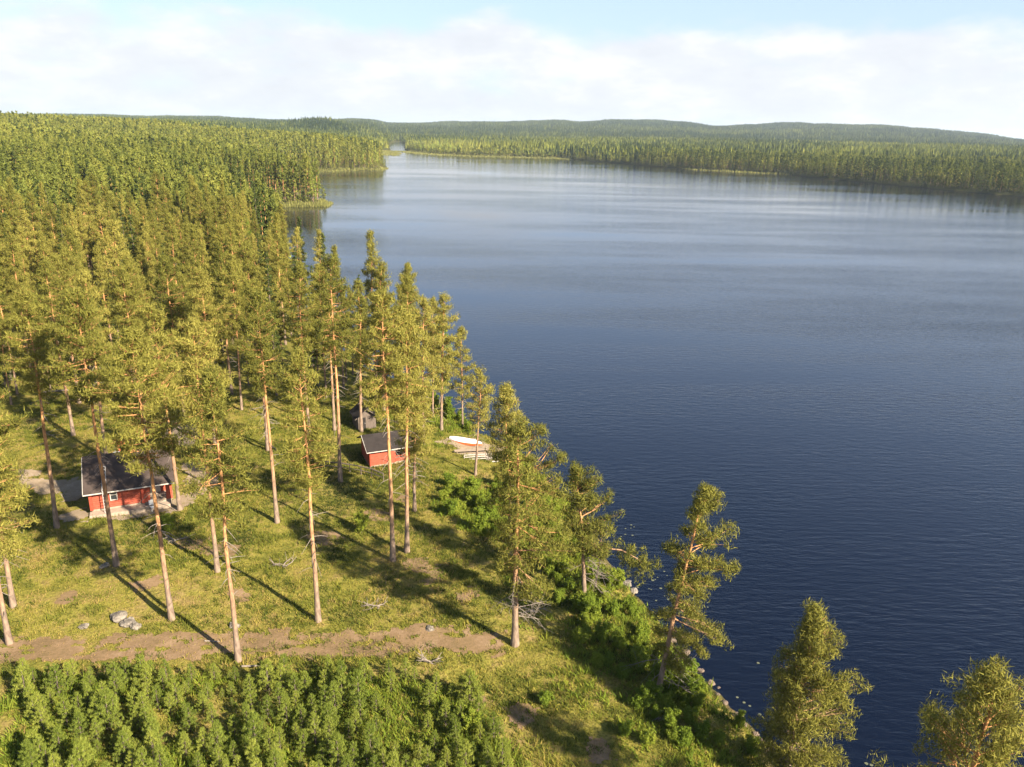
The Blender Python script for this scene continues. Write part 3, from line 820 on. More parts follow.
for px, py in cand:
    gap = fbm(np.array([px * .45 + 8]), np.array([py * .45]), 2)[0]
    if gap < .28 or cnt >= 292 or rng.rand() < .06: continue
    cnt += 1
    s = (.34 + .62 * gap + rng.normal() * .16) * (.72 if py > 42.5 else .9)
    if px < -22: s *= 1.12
    s = max(.26, s)
    side = 'left' if px < -15 else ('middle' if px < -6 else 'right')
    row = 'back' if py > 41.2 else 'front'
    plant('young_pine', SP[rng.randint(7)], (px, py, gz(px, py)), rng.rand() * 6.28, s, f'young green pine in the {row} of the thicket below the track, {side} part',
          'young pine', f'young pines in the {row} of the thicket, {side} part')

# ------------------------------------------------------------------ bushes
BU = [Proto('bush', bush(950 + i, [1.5, 1.2, 1.8, 1.0][i], [.9, 1.0, .9, .8][i]), M_BARK_S, M_BUSH) for i in range(4)]
def put_bush(x, y, s, lab, grp=None):
    plant('bush', BU[rng.randint(4)], (x, y, gz(x, y)), rng.rand() * 6.28, s, lab, 'bush', grp, 'foliage', 'stems')
bx, by = jitter(-10, 60, 6, 82, 1.75)
for x, y in zip(bx, by):     # bright thicket below the deck
    e = math.hypot((x + 2.6 - (y - 72) * -.12) / 4.6, (y - 71.5) / 7.5)
    if e < 1 and lake_d(np.array([x]), np.array([y]))[0] > 1.2 and rng.rand() < .78 and y < 77 and not (x > -7.5 and y > 76):
        put_bush(x, y, rng.uniform(.7, 1.25), 'bright green leafy bush of the thicket on the slope below the wooden deck', 'bushes of the thicket below the deck')
for i in range(120):          # strip of brush on the bank
    j = rng.rand() * 7; pts = LAKE[6:14]; a = int(j); f = j - a; p = pts[a] * (1 - f) + pts[min(a + 1, 7)] * f
    x, y = p[0] - 1.3 - rng.rand() ** 1.2 * 7.0, p[1] + rng.normal() * .8 - .6
    dd = lake_d(np.array([x]), np.array([y]))[0]
    if dd < .7 or (x > -8 and y > 78): continue
    put_bush(x, y, rng.uniform(.55, 1.15), 'green bush on the bank strip along the near shore', 'bushes on the near shore bank')
for (x, y, s, lab) in [(-13.2, 64.3, 1.0, 'dark green lone bush on the slope left of the two tall pines'), (2.6, 42.6, .8, 'light green bush beside the shadowed hollow right of the track end'),
                       (-2.0, 39.6, .95, 'bright green bush at the right edge of the young pines'), (7.3, 39.9, .7, 'left of two light green bushes in the heath at the bottom of the photo'),
                       (8.6, 39.4, .8, 'right of two light green bushes in the heath at the bottom of the photo'), (11.3, 35.4, .8, 'bright bush at the bottom edge of the photo left of the cone-shaped pine'),
                       (6.2, 46.6, .85, 'bushy green shrub in front of the leaning pine'), (-30.2, 63.6, .9, 'scrubby bush on the grass in front of the red cabin')]:
    put_bush(x, y, s, lab)
for i in range(26):          # shore growth further up
    pts = LAKE[13:20]; j = rng.rand() * 6; a = int(j); f = j - a; p = pts[a] * (1 - f) + pts[a + 1] * f
    x, y = p[0] - .8 - rng.rand() * 2.6, p[1] - .3 + rng.normal() * .6
    if lake_d(np.array([x]), np.array([y]))[0] < .6 or (-8.5 < x < .5 and 79 < y < 92.3): continue
    put_bush(x, y, rng.uniform(.7, 1.3), 'green bush at the water edge around the rowing boat and the forest shore', 'bushes at the water edge by the boat')

# ------------------------------------------------------------------ grass, reeds, lily pads
def blade_field(name, label, x, y, z, nb, ln, wd, tint, mat, spread=.12, lean=.55):
    n = len(x); k = nb
    px = x[:, None] + rng.normal(size=(n, k)) * spread; py = y[:, None] + rng.normal(size=(n, k)) * spread
    pz = np.repeat(z[:, None], k, 1)
    P = np.stack([px, py, pz], -1)
    dr = rng.normal(size=(n, k, 3)) * lean; dr[..., 2] = 1; dr /= np.linalg.norm(dr, axis=2)[..., None]
    a = rng.rand(n, k) * 6.28; sd = np.stack([np.cos(a), np.sin(a), a * 0], -1)
    l = (ln * (.5 + rng.rand(n, k)))[..., None]; w = (wd * (.6 + .8 * rng.rand(n, k)))[..., None] / 2
    if np.ndim(ln): pass
    V = np.stack([P - sd * w - np.array([0, 0, .04]), P + sd * w - np.array([0, 0, .04]), P + dr * l], 2).reshape(-1, 3)
    me = raw_mesh(name, V, [np.arange(len(V)).reshape(-1, 3)], None, [mat], {'tint': np.repeat(tint, k)})
    return tag(link(name, me), label, None, None, 'stuff')

gx, gy = jitter(-62, 33, 22, 104, .19)
k = (np.abs(gx) < gy * .68 + 3); gx, gy = gx[k], gy[k]
dd = lake_d(gx, gy); pf = np.minimum(path_fn(gx, gy), soil_fn(gx, gy)); yf = yard_fn(gx, gy)
k = (dd > .5) & (pf > -.9) & (yf > -1.2) & (rng.rand(len(gx)) < np.clip(1.25 - np.hypot(gx, gy) / 120, .35, 1) * np.clip(.62 + np.minimum(pf * .8, yf * .6) * .9, .28, 1))
k &= fbm(gx / 1.5 + 50, gy / 1.5, 3) > .33
k &= ~((gx > -41) & (gx < -30.5) & (gy > 66) & (gy < 76) & ((gy - 66.5) > (gx + 38.6) * .4 - .2))
gx, gy, dd, pf = gx[k], gy[k], dd[k], pf[k]
t = .50 + (fbm(gx / 9, gy / 9, 3) - .5) * 1.2 + (fbm(gx / 2.4 + 20, gy / 2.4, 3) - .5) * 1.3 + np.clip(.5 - pf, 0, 1) * .3
t = t - .16 * sstep(14, 4, dd) + .1 * sstep(43, 36, gy) * sstep(-2, 5, gx) * sstep(14, 8, gx)
blade_field('grass', 'grass, heather and berry scrub covering the clearing', gx, gy, terr(gx, gy), 4, .15 + .16 * (t < .42)[:, None], .065, t, M_GRASS, .10, .8)

hx, hy = jitter(-60, 34, 18, 100, .62)
d_ = lake_d(hx, hy); pn = fbm(hx / 6 + 70, hy / 6, 3)
k = (np.abs(hx) < hy * .68 + 3) & (d_ > 1) & (path_fn(hx, hy) > -.45) & (yard_fn(hx, hy) > .3) & (rng.rand(len(hx)) < np.clip((pn - .36) * 4.2, .06, .9))
k &= ~((hx > -41) & (hx < -30.5) & (hy > 66) & (hy < 76) & ((hy - 66.5) > (hx + 38.6) * .4 - .2))
hx, hy, pn = hx[k], hy[k], pn[k]
tt = np.clip(.10 + rng.rand(len(hx)) * .24 + (rng.rand(len(hx)) < .25) * .5, 0, 1)
blade_field('heather', 'darker clumps of heather and blueberry scrub in the clearing', hx, hy, terr(hx, hy), 26, .24 + .1 * rng.rand(len(hx))[:, None], .07, tt, M_GRASS, .17, .9)

ux, uy = jitter(-34, 33, 24, 100, .42)
d_ = lake_d(ux, uy); pn = fbm(ux / 3 + 11, uy / 3, 3)
k = (np.abs(ux) < uy * .68 + 3) & (d_ > .35) & (d_ < 8.5 + 5 * pn) & (rng.rand(len(ux)) < np.clip((pn - .3) * 2.6 * np.clip(1.5 - d_ / 9, .1, 1), 0, .95)) & ~((ux > -8.5) & (ux < .5) & (uy > 79) & (uy < 92))
k |= (((ux + 2.6 + (uy - 72) * .12) / 5.2) ** 2 + ((uy - 71.5) / 8) ** 2 < 1) & (d_ > .8) & (pn > .42) & (uy < 78)
k |= (pn > .40) & np.array([inside(a, b, POLY) for a, b in zip(ux, uy)])
ux, uy, d_ = ux[k], uy[k], d_[k]
blade_field('undergrowth', 'low bright green scrub growing along the bank of the near shore', ux, uy, terr(ux, uy), 22, .26 + .34 * rng.rand(len(ux))[:, None] ** 2, .10,
            np.clip(.25 + rng.rand(len(ux)) * .6, 0, 1), foliage('undergrowth_leaves', BUSH, 'tint', .4, .4), .2, .8)

rx, ry = [], []
for (x0, y0, x1, y1, s, lo, hi) in ((-132, 345, -80, 405, .8, -2.0, 3.0), (-200, 600, -105, 760, 2.2, -4, 4), (-200, 1090, 80, 1290, 3.2, -24, 14), (150, 790, 260, 880, 2.6, -5, 2)):
    x, y = jitter(x0, y0, x1, y1, s); d_ = lake_d(x, y); k = (d_ > lo) & (d_ < hi); rx.append(x[k]); ry.append(y[k])
rx, ry = np.concatenate(rx), np.concatenate(ry)
sc_ = np.clip(np.hypot(rx, ry) / 400, .9, 3)
n = len(rx); zz = np.maximum(terr(rx, ry), -.3)
k3 = 6
V = []
for q in range(k3):
    a = rng.rand(n) * 6.28; ww = .16 * sc_; hh = (1.0 + .7 * rng.rand(n)); ox, oy = rng.normal(size=n) * .4 * sc_, rng.normal(size=n) * .4 * sc_
    A = np.stack([rx + ox - np.cos(a) * ww, ry + oy - np.sin(a) * ww, zz], 1); B = np.stack([rx + ox + np.cos(a) * ww, ry + oy + np.sin(a) * ww, zz], 1)
    Cc = np.stack([rx + ox + rng.normal(size=n) * .2, ry + oy, zz + hh], 1); V.append(np.stack([A, B, Cc], 1))
V = np.concatenate(V).reshape(-1, 3)
me = raw_mesh('reeds', V, [np.arange(len(V)).reshape(-1, 3)], None, [M_REED], {'tint': rng.rand(len(V) // 3)})
tag(link('reeds', me), 'pale yellow-green reed beds fringing the capes and the far shore', None, None, 'stuff')

lm = MB()
for i in range(95):
    c = random.choice([(12.2, 62, 2.2, 4.0), (13.5, 58, 1.6, 3), (17.5, 44, 1.5, 3), (21.5, 36, 1.6, 2.5), (11, 68, 1.5, 3)])
    x, y = c[0] + random.gauss(0, c[2]), c[1] + random.gauss(0, c[3])
    if lake_d(np.array([x]), np.array([y]))[0] > -.8: continue
    r = random.uniform(.06, .14); th = [q * 1.0472 + random.random() * .3 for q in range(6)]
    lm.add([(x, y, .012)] + [(x + math.cos(a) * r, y + math.sin(a) * r, .012) for a in th], [(0, q + 1, (q + 1) % 6 + 1) for q in range(6)])
tag(link('lily_pads', lm.mesh('lily_pads', [M_LILY])), 'scattered pale lily pads floating near the shore', None, None, 'stuff')

# ------------------------------------------------------------------ rocks and dead wood
def rock_mesh(seed):
    rg = np.random.RandomState(seed); bm = bmesh.new(); bmesh.ops.create_icosphere(bm, subdivisions=3, radius=1)
    off = rg.rand(3) * 20
    for v in bm.verts:
        c = v.co
        n_ = fbm(np.array([c.x * 1.3 + off[0] + c.z]), np.array([c.y * 1.3 + off[1] - c.z * .7]), 3)[0]
        v.co = c * (.35 + 1.3 * n_); v.co.z *= .65
    me = bpy.data.meshes.new('rock'); bm.to_mesh(me); bm.free(); me.materials.append(M_ROCK)
    return me
RM = [rock_mesh(i) for i in range(5)]
RS = [m.copy() for m in RM]
for m in RS: m.materials[0] = M_STONE
def rock(x, y, s, lab, grp=None, dz=0):
    o = link('rock', (RS if grp else RM)[rng.randint(5)], None, (x, y, max(gz(x, y), -.05) + s * .12 + dz), rng.rand() * 6.28)
    o.scale = (s * rng.uniform(.85, 1.2), s, s * rng.uniform(.8, 1.1)); tag(o, lab, 'rock', grp)
rock(-28.4, 50.6, .62, 'largest pale boulder of the heap above the track at the left')
rock(-27.5, 49.9, .52, 'pale boulder at the front right of the heap above the track')
rock(-26.7, 49.5, .36, 'small low stone at the right end of the boulder heap by the track')
rock(-32.7, 57.2, .35, 'stone in the grass left of the thick orange-barked pine')
rock(-19.8, 49.9, .36, 'stone in the grass above the thin pine of the track')
rock(-30.4, 49.4, .32, 'stone in the grass left of the boulder heap')
rock(-5.6, 49.9, .28, 'stone at the bend of the dirt track')
rock(10.1, 60.2, .45, 'left of two pale boulders at the water edge under the long pine limb')
rock(10.6, 59.0, .4, 'right of two pale boulders at the water edge under the long pine limb')
for i in range(26):
    j = 1.2 + rng.rand() * 4.2; pts = LAKE[4:11]; a = int(j); f = j - a; p = pts[a] * (1 - f) + pts[a + 1] * f
    rock(p[0] + rng.normal() * .35 - .2, p[1] + rng.normal() * .35, rng.uniform(.14, .36), 'brownish stone in the row along the near shore waterline', 'stones along the near shore')

def deadwood(x, y, n, L, lab, seed, name='dead_branches', cat='dead branches'):
    rg = np.random.RandomState(seed); t = MB()
    for q in range(n):
        a = rg.rand() * 6.28; b = np.array([math.cos(a), math.sin(a), rg.uniform(.05, .45)]) * L * rg.uniform(.5, 1)
        p0 = rg.normal(size=3) * .12; p0[2] = .1; mid = p0 + b * .5 + rg.normal(size=3) * .12
        t.tube([p0, mid, p0 + b], [.05, .035, .012], 5)
        for k_ in range(3): t.tube([mid, mid + rg.normal(size=3) * .35 + b * .25], [.02, .008], 4)
    o = link(name, t.mesh(name, [M_DEAD], True), None, (x, y, gz(x, y))); tag(o, lab, cat)
deadwood(-5.2, 45.9, 9, 1.1, 'bleached upturned root and branches at the right end of the young pines', 1)
deadwood(-9.8, 52.9, 7, 1.4, 'grey fallen branches in the grass above the track, right of the slim pine', 2)
deadwood(-18.6, 58.4, 6, 1.4, 'grey fallen branches in the grass between the cabin and the tall pines', 3)
deadwood(-29.0, 62.0, 6, 1.2, 'brush pile in the grass below the red cabin', 4)
deadwood(9.4, 41.6, 5, .9, 'bleached driftwood in the shaded hollow under the leaning pine', 5)
deadwood(2.2, 52.4, 5, 1.5, 'pale fallen limb in the brush right of the big pine', 6)
def log(x, y, a, L, r, lab):
    t = MB(); dx, dy = math.cos(a) * L / 2, math.sin(a) * L / 2
    P = [(s * dx, s * dy, gz(x + s * dx, y + s * dy) - gz(x, y) + r + .03) for s in (-1, -.3, .4, 1)]
    t.tube(P, [r, r * .95, r * .9, r * .8], 8); t.box((P[0][0], P[0][1], P[0][2]), (.04, r, r), a)
    tag(link('fallen_log', t.mesh('fallen_log', [M_DEAD], True), None, (x, y, gz(x, y))), lab, 'log')
log(-17.0, 45.2, .15, 1.3, .07, 'short pale log lying at the foot of the thin track pine')
log(-20.6, 47.8, .1, 1.0, .06, 'short pale log lying on the dirt track')
log(-60.5, 100.5, .45, 3.0, .14, 'pale fallen trunk at the back of the clearing by the left edge')

# ------------------------------------------------------------------ buildings
def part(name, mb, mats, parent, label=None):
    o = link(name, mb.mesh(name, mats if isinstance(mats, list) else [mats]), parent)
    if label: o['label'] = label
    return o

def logs(mb, x0, x1, y, z0, z1, thick=.16, hgt=.19, along='x'):
    z = z0
    while z < z1 - .02:
        h = min(hgt, z1 - z)
        cx = (x0 + x1) / 2
        P = []; prof = [(-.5, 0), (-.62, .25), (-.62, .75), (-.5, 1), (.5, 1), (.5, 0)]
        for xx in (x0, x1):
            for (t, u) in prof:
                P.append((xx, y + t * thick, z + u * h) if along == 'x' else (y + t * thick, xx, z + u * h))
        k = len(prof); F = [(i, (i + 1) % k, k + (i + 1) % k, k + i) for i in range(k)]
        mb.add(P, F); mb.add(P, [(0, 1, 2, 3), (0, 3, 4, 5), (6 + 3, 6 + 2, 6 + 1, 6 + 0), (6 + 5, 6 + 4, 6 + 3, 6 + 0)])
        z += hgt

def gable_roof(mb, x0, x1, ye, yr, yb, ze, zr, zb, th=.14, mat=0):
    """two slabs meeting at the ridge; front eave ye/ze, ridge yr/zr, back eave yb/zb"""
    for (ya, za, y2, z2) in ((ye, ze, yr, zr), (yb, zb, yr, zr)):
        P = [(x0, ya, za), (x1, ya, za), (x1, y2, z2), (x0, y2, z2)]
        P += [(p[0], p[1], p[2] - th) for p in P]
        mb.add(P, [(0, 1, 2, 3), (7, 6, 5, 4), (0, 4, 5, 1), (1, 5, 6, 2), (2, 6, 7, 3), (3, 7, 4, 0)], mat)

# -- red log cabin
ca = math.atan2(2.85, 6.3); cx, cy = -38.4, 66.3
cz = min(gz(cx, cy), gz(-32.3, 69.3)) + .22
LB, DB, EH = 6.9, 6.4, 2.4
cab = thing('log_cabin', 'red log cabin with dark felt roof and open porch among the pines at the left', 'cabin', (cx, cy, cz), ca)
m_ = MB(); m_.box((LB / 2, DB / 2, -.05), (LB - .1, DB - .1, 1.0)); part('plinth', m_, M_PLINTH, cab)
m_ = MB()
logs(m_, 0, 4.35, .1, .42, EH); logs(m_, 0, DB, .1, .42, EH, along='y'); logs(m_, 0, LB, DB - .1, .42, EH); logs(m_, 0, DB, LB - .1, .42, EH, along='y') if False else None
logs(m_, 2.0, DB, LB - .1, .42, EH, along='y'); logs(m_, 4.35, LB, 2.0, .42, EH)
m_.add([(0.02, 0, EH), (0.02, DB, EH), (0.02, 3.15, 4.42)], [(0, 1, 2)]); m_.add([(LB - .02, 0, EH), (LB - .02, DB, EH), (LB - .02, 3.15, 4.42)], [(0, 1, 2)])
part('log_wall', m_, M_RED, cab)
for xx in (0.0, 4.35):
    m_ = MB(); m_.box((xx + .09, -.03, (EH + .4) / 2), (.26, .34, EH - .42)); part('corner_post', m_, M_REDDK, cab)
m_ = MB(); m_.box((4.75, .12, (EH + .4) / 2), (.55, .24, EH - .44)); part('porch_wall', m_, M_RED, cab)
m_ = MB(); m_.box((6.7, .16, (EH + .4) / 2), (.56, .36, EH - .44)); part('porch_pier', m_, M_RED, cab)
m_ = MB(); m_.box((5.7, 1.0, .36), (2.6, 1.9, .1)); part('porch_floor', m_, M_PALEWOOD, cab)
m_ = MB(); m_.box((5.75, .1, .95), (1.4, .06, .08)); m_.box((5.75, .1, .7), (1.4, .05, .06))
for xx in (5.2, 5.6, 6.0): m_.box((xx, .1, .68), (.05, .045, .5))
part('porch_railing', m_, M_GREYWOOD, cab)
dr = MB(); dr.box((5.5, 1.87, 1.38), (.9, .06, 1.95)); do = part('door', dr, M_TRIM, cab); m_ = MB(); m_.box((5.85, 1.80, 1.35), (.05, .08, .16)); part('handle', m_, M_METAL, do)
wn = MB()
for (dx, dz, sx2, sz2) in ((-.28, 0, .07, .9), (.28, 0, .07, .9), (0, .41, .5, .07), (0, -.41, .5, .07), (0, .1, .5, .04)): wn.box((2.0 + dx, -.05, 1.55 + dz), (sx2, .09, sz2))
wo = part('window', wn, M_TRIM, cab); m_ = MB(); m_.box((2.0, -.02, 1.55), (.5, .04, .77)); part('pane', m_, M_GLASS, wo)
m_ = MB(); gable_roof(m_, -.4, LB + .35, -.62, 3.15, DB + .6, EH - .12, 4.55, EH - .05); roof = part('roof', m_, M_ROOF, cab)
m_ = MB(); m_.box((LB / 2 - .05, -.66, EH - .19), (LB + .76, .04, .10)); part('fascia', m_, M_TRIM, roof)
sl = math.atan2(4.55 - EH + .12, 3.77)
for xx in (-.43, LB + .38):
    m_ = MB(); m_.box((xx, (-.62 + 3.15) / 2, (EH - .12 + 4.55) / 2 - .08), (.04, 4.25, .12), 0, 0, Matrix.Rotation(sl, 4, 'X')); part('bargeboard', m_, M_TRIM, roof)
m_ = MB(); m_.box((3.0, 3.7, 4.75), (.62, .55, 1.3)); m_.box((3.0, 3.7, 5.44), (.74, .67, .1)); ch_ = part('chimney', m_, M_BRICK, cab)
m_ = MB(); m_.box((2.45, 3.2, 4.95), (.05, .05, 1.0)); m_.box((2.75, 3.05, 4.62), (1.0, .06, .06)); part('chimney_bracket', m_, M_WHITE, ch_)
m_ = MB()
for s_ in (-.17, .17):
    m_.box((1.35 + s_, -.75, 1.3), (.05, .05, 2.6)); m_.box((1.35 + s_, .55, 3.12), (.05, 2.7, .05), 0, 0, Matrix.Rotation(sl, 4, 'X'))
for q in range(8): m_.box((1.35, -.75, .3 + q * .3), (.34, .045, .045))
for q in range(8): m_.box((1.35, -.6 + q * .32, 2.52 + q * .32 * math.tan(sl)), (.34, .045, .045))
part('ladder', m_, M_METAL, cab)
m_ = MB(); m_.box((2.2, -.55, -.02), (4.6, .95, .6)); m_.box((5.6, -.45, -.05), (2.2, .75, .5)); part('terrace', m_, M_PLINTH, cab)

def local(o, x, y):
    v = Matrix.Rotation(o.rotation_euler[2], 4, 'Z') @ Vector((x, y, 0)); return o.location.x + v.x, o.location.y + v.y
x, y = local(cab, 5.2, -.9); t = thing('garden_chair', 'white garden chair in front of the porch of the red cabin', 'chair', (x, y, gz(x, y) + .05), ca + .4)
m_ = MB(); m_.box((0, 0, .42), (.5, .5, .05)); part('seat', m_, M_WHITE, t)
m_ = MB(); m_.box((0, .25, .72), (.5, .05, .58)); part('backrest', m_, M_WHITE, t)
for sx2 in (-.22, .22):
    for sy2 in (-.22, .22): m_ = MB(); m_.box((sx2, sy2, .2), (.05, .05, .4)); part('leg', m_, M_WHITE, t)

# -- red sauna
sa = math.atan2(1.6, 3.5); x, y = -15.0, 79.0; z0 = gz(x + 1.5, y + 1) - .05
sau = thing('sauna', 'small red sauna with a nearly black roof behind the two tall pines', 'sauna', (x, y, z0), sa)
SL, SD, SE = 4.4, 3.7, 2.05
m_ = MB(); m_.box((SL / 2, SD / 2, .05), (SL - .06, SD - .06, .5)); part('plinth', m_, M_PLINTH, sau)
m_ = MB(); m_.box((1.4, .06, 1.17), (2.8, .12, 1.78)); m_.box((.06, SD / 2, 1.17), (.12, SD - .3, 1.78)); m_.box((SL / 2, SD - .06, 1.17), (SL, .12, 1.78)); m_.box((SL - .06, SD / 2 + .6, 1.17), (.12, SD - 1.4, 1.78))
m_.box((3.6, 1.3, 1.17), (1.55, .12, 1.78))
m_.add([(.02, 0, SE), (.02, SD, SE), (.02, SD / 2, 3.05)], [(0, 1, 2)]); m_.add([(SL - .02, 0, SE), (SL - .02, SD, SE), (SL - .02, SD / 2, 3.05)], [(0, 1, 2)])
part('wall', m_, M_RED, sau)
for xx in (0.02, 4.3): m_ = MB(); m_.box((xx, -.02, 1.15), (.14, .16, 1.8)); part('corner_post', m_, M_REDDK, sau)
m_ = MB(); m_.box((3.55, .06, .95), (1.4, .06, .1)); m_.box((3.55, .06, .55), (1.4, .06, .35)); part('porch_railing', m_, M_RED, sau)
m_ = MB(); m_.box((3.6, .62, .3), (1.5, 1.2, .08)); part('porch_floor', m_, M_PALEWOOD, sau)
m_ = MB(); m_.box((3.6, 1.22, 1.1), (.75, .05, 1.65)); do = part('door', m_, M_DARK, sau); m_ = MB(); m_.box((3.85, 1.17, 1.1), (.05, .06, .14)); part('handle', m_, M_METAL, do)
m_ = MB(); gable_roof(m_, -.4, SL + .4, -.5, SD / 2, SD + .5, SE + .02, 3.2, SE + .02, .12); roof = part('roof', m_, M_ROOFD, sau)
m_ = MB(); m_.box((SL / 2, -.53, SE - .04), (SL + .84, .04, .08)); part('fascia', m_, M_TRIM, roof)
m_ = MB(); m_.box((-.43, SD / 4 - .25, 2.55), (.04, 2.66, .09), 0, 0, Matrix.Rotation(math.atan2(1.18, 2.35), 4, 'X')); part('bargeboard', m_, M_TRIM, roof)

# -- small grey hut and shed
def hut(name, x, y, rz, wd, dp, eh, rh, lab, cat):
    z0 = gz(x, y) - .08; h = thing(name, lab, cat, (x, y, z0), rz)
    m_ = MB(); n = int(wd / .16)
    for i in range(n): m_.box(((i + .5) * wd / n, .02 + .012 * (i % 2), eh / 2), (wd / n - .012, .05, eh))
    m_.box((.03, dp / 2, eh / 2), (.05, dp - .1, eh)); m_.box((wd - .03, dp / 2, eh / 2), (.05, dp - .1, eh)); m_.box((wd / 2, dp, eh / 2), (wd, .05, eh))
    m_.add([(0, 0, eh), (wd, 0, eh), (wd / 2, 0, rh), (0, dp, eh), (wd, dp, eh), (wd / 2, dp, rh)], [(0, 1, 2), (4, 3, 5)])
    part('board_wall', m_, M_GREYWOOD, h)
    m_ = MB(); m_.box((wd * .3, -.035, eh * .46), (.7, .05, eh * .86)); do = part('door', m_, M_DARK, h)
    m_ = MB(); m_.box((wd * .3 + .25, -.075, eh * .48), (.04, .05, .12)); part('handle', m_, M_METAL, do)
    m_ = MB()
    for s_ in (-1, 1):
        xa, xb = wd / 2, wd / 2 + s_ * (wd / 2 + .3); zb = eh - .22
        P = [(xa, -.35, rh + .1), (xb, -.35, zb), (xb, dp + .3, zb), (xa, dp + .3, rh + .1)]; P += [(p[0], p[1], p[2] - .08) for p in P]
        m_.add(P, [(0, 1, 2, 3), (7, 6, 5, 4), (0, 4, 5, 1), (1, 5, 6, 2), (2, 6, 7, 3), (3, 7, 4, 0)])
    rf = part('roof', m_, M_ROOFD, h)
    m_ = MB()
    for s_ in (-1, 1): m_.tube([(wd / 2, -.37, rh + .05), (wd / 2 + s_ * (wd / 2 + .3), -.37, eh - .27)], [.05, .05], 4)
    part('bargeboard', m_, M_GREYWOOD, rf)
hut('hut', -18.4, 89.6, .42, 2.3, 2.6, 1.75, 2.6, 'small grey board hut with a pitched roof behind the red sauna', 'hut')
hut('shed', -38.2, 82.8, .15, 2.6, 2.6, 1.7, 2.4, 'small grey wooden shed mostly hidden by crowns behind the red cabin', 'shed')

# -- handrail fence
fp = [(-21.4, 78.0), (-19.6, 78.0), (-18.2, 77.9), (-16.9, 77.6), (-15.6, 77.0), (-14.4, 76.4), (-13.0, 75.4)]
fz = gz(-17, 77.6); fe = thing('wooden_fence', 'grey wooden handrail fence on posts in front of the red sauna', 'fence', (-17, 77.6, fz))
fl = [(a + 17, b - 77.6, gz(a, b) - fz) for a, b in fp]
m_ = MB(); m_.tube([(a, b, c + .95) for a, b, c in fl], [.07] * len(fl), 5); part('top_rail', m_, M_GREYWOOD, fe)
m_ = MB(); m_.tube([(a, b, c + .5) for a, b, c in fl], [.045] * len(fl), 5); part('lower_rail', m_, M_GREYWOOD, fe)
for a, b, c in fl: m_ = MB(); m_.tube([(a, b, c - .2), (a, b, c + .93)], [.05, .05], 6); part('post', m_, M_GREYWOOD, fe)

# -- deck by the water
dx, dy = -6.4, 82.1; da = .2; dz = gz(-4, 85) + .15
dk = thing('wooden_deck', 'pale wooden deck with white railing boards and dark steps near the water', 'deck', (dx, dy, dz), da); dk.scale = (1.1, 1.1, 1.0)
m_ = MB()
for q in range(19): m_.box((2.35, .1 + q * .175, .0), (4.9, .16, .05))
part('deck_floor', m_, M_PALEWOOD, dk)
m_ = MB(); m_.box((2.35, -.03, -.02), (4.95, .06, .17)); part('fascia', m_, M_WHITE, dk)
m_ = MB()
for q in (.36, .62): m_.box((2.95, .28, q), (3.5, .04, .075))
m_.box((2.95, .28, .88), (3.5, .07, .06)); part('railing', m_, M_TRIM, dk)
for q in (1.22, 2.4, 3.55, 4.68): m_ = MB(); m_.box((q, .34, .42), (.07, .07, .86)); part('post', m_, M_TRIM, dk)
for q in (.2, 2.3, 4.5):
    for e in (.25, 3.0): m_ = MB(); m_.box((q, e, -.55), (.14, .14, 1.05)); part('pillar', m_, M_GREYWOOD, dk)
m_ = MB()
for q in range(4): m_.box((-.25 - q * .28, .9, -.1 - q * .17), (.3, 1.3, .06))
m_.box((-.6, .22, -.33), (1.3, .05, .16), 0, 0, Matrix.Rotation(-.53, 4, 'Y')); part('steps', m_, M_DARK, dk)
m_ = MB(); m_.box((2.4, 2.7, .36), (3.8, .5, .06))
for q in (.8, 4.0): m_.box((q, 2.75, .17), (.08, .34, .32))
part('bench', m_, M_PALEWOOD, dk)

# -- rowing boat lying keel up
bl = 4.2; bt = thing('rowing_boat', 'white and orange-red rowing boat lying upturned on the shore by the deck', 'boat', (-5.4, 89.5, gz(-5.4, 89.5) + .10), -.36)
m_ = MB(); NS, NP = 15, 11; P = []
for i in range(NS):
    u = i / (NS - 1); wv = .60 * math.sin(math.pi * min(1, .06 + u * .98)) ** .55 * (1 if u > .5 else 1); x_ = -bl / 2 + bl * u
    hv = .52 + .10 * abs(u - .5) * 2
    for j in range(NP):
        th = math.pi * j / (NP - 1); P.append((x_, -wv * math.copysign(abs(math.cos(th)) ** .75, math.cos(th)), hv * math.sin(th) ** .7 * (.55 + .45 * math.sin(math.pi * min(1, .08 + u * .9)) ** .5)))
F = [(i * NP + j, (i + 1) * NP + j, (i + 1) * NP + j + 1, i * NP + j + 1) for i in range(NS - 1) for j in range(NP - 1)]
fa = [f for f in F if (f[0] % NP) not in (0, NP - 2)]; fb = [f for f in F if (f[0] % NP) in (0, NP - 2)]
m_.add(P, fa, 0); part('hull', m_, M_BOATW, bt)
m_ = MB(); m_.add(P, fb, 0); part('sheer_strake', m_, M_BOATR, bt)
m_ = MB(); m_.tube([(-bl / 2 + .2, 0, .40), (0, 0, .54), (bl / 2 - .2, 0, .42)], [.035] * 3, 5); part('keel', m_, M_BOATW, bt)
for s_ in (-1, 1):
    m_ = MB(); m_.tube([P[i * NP + (0 if s_ < 0 else NP - 1)] for i in range(NS)], [.035] * NS, 5); part('gunwale', m_, M_BOATR, bt)

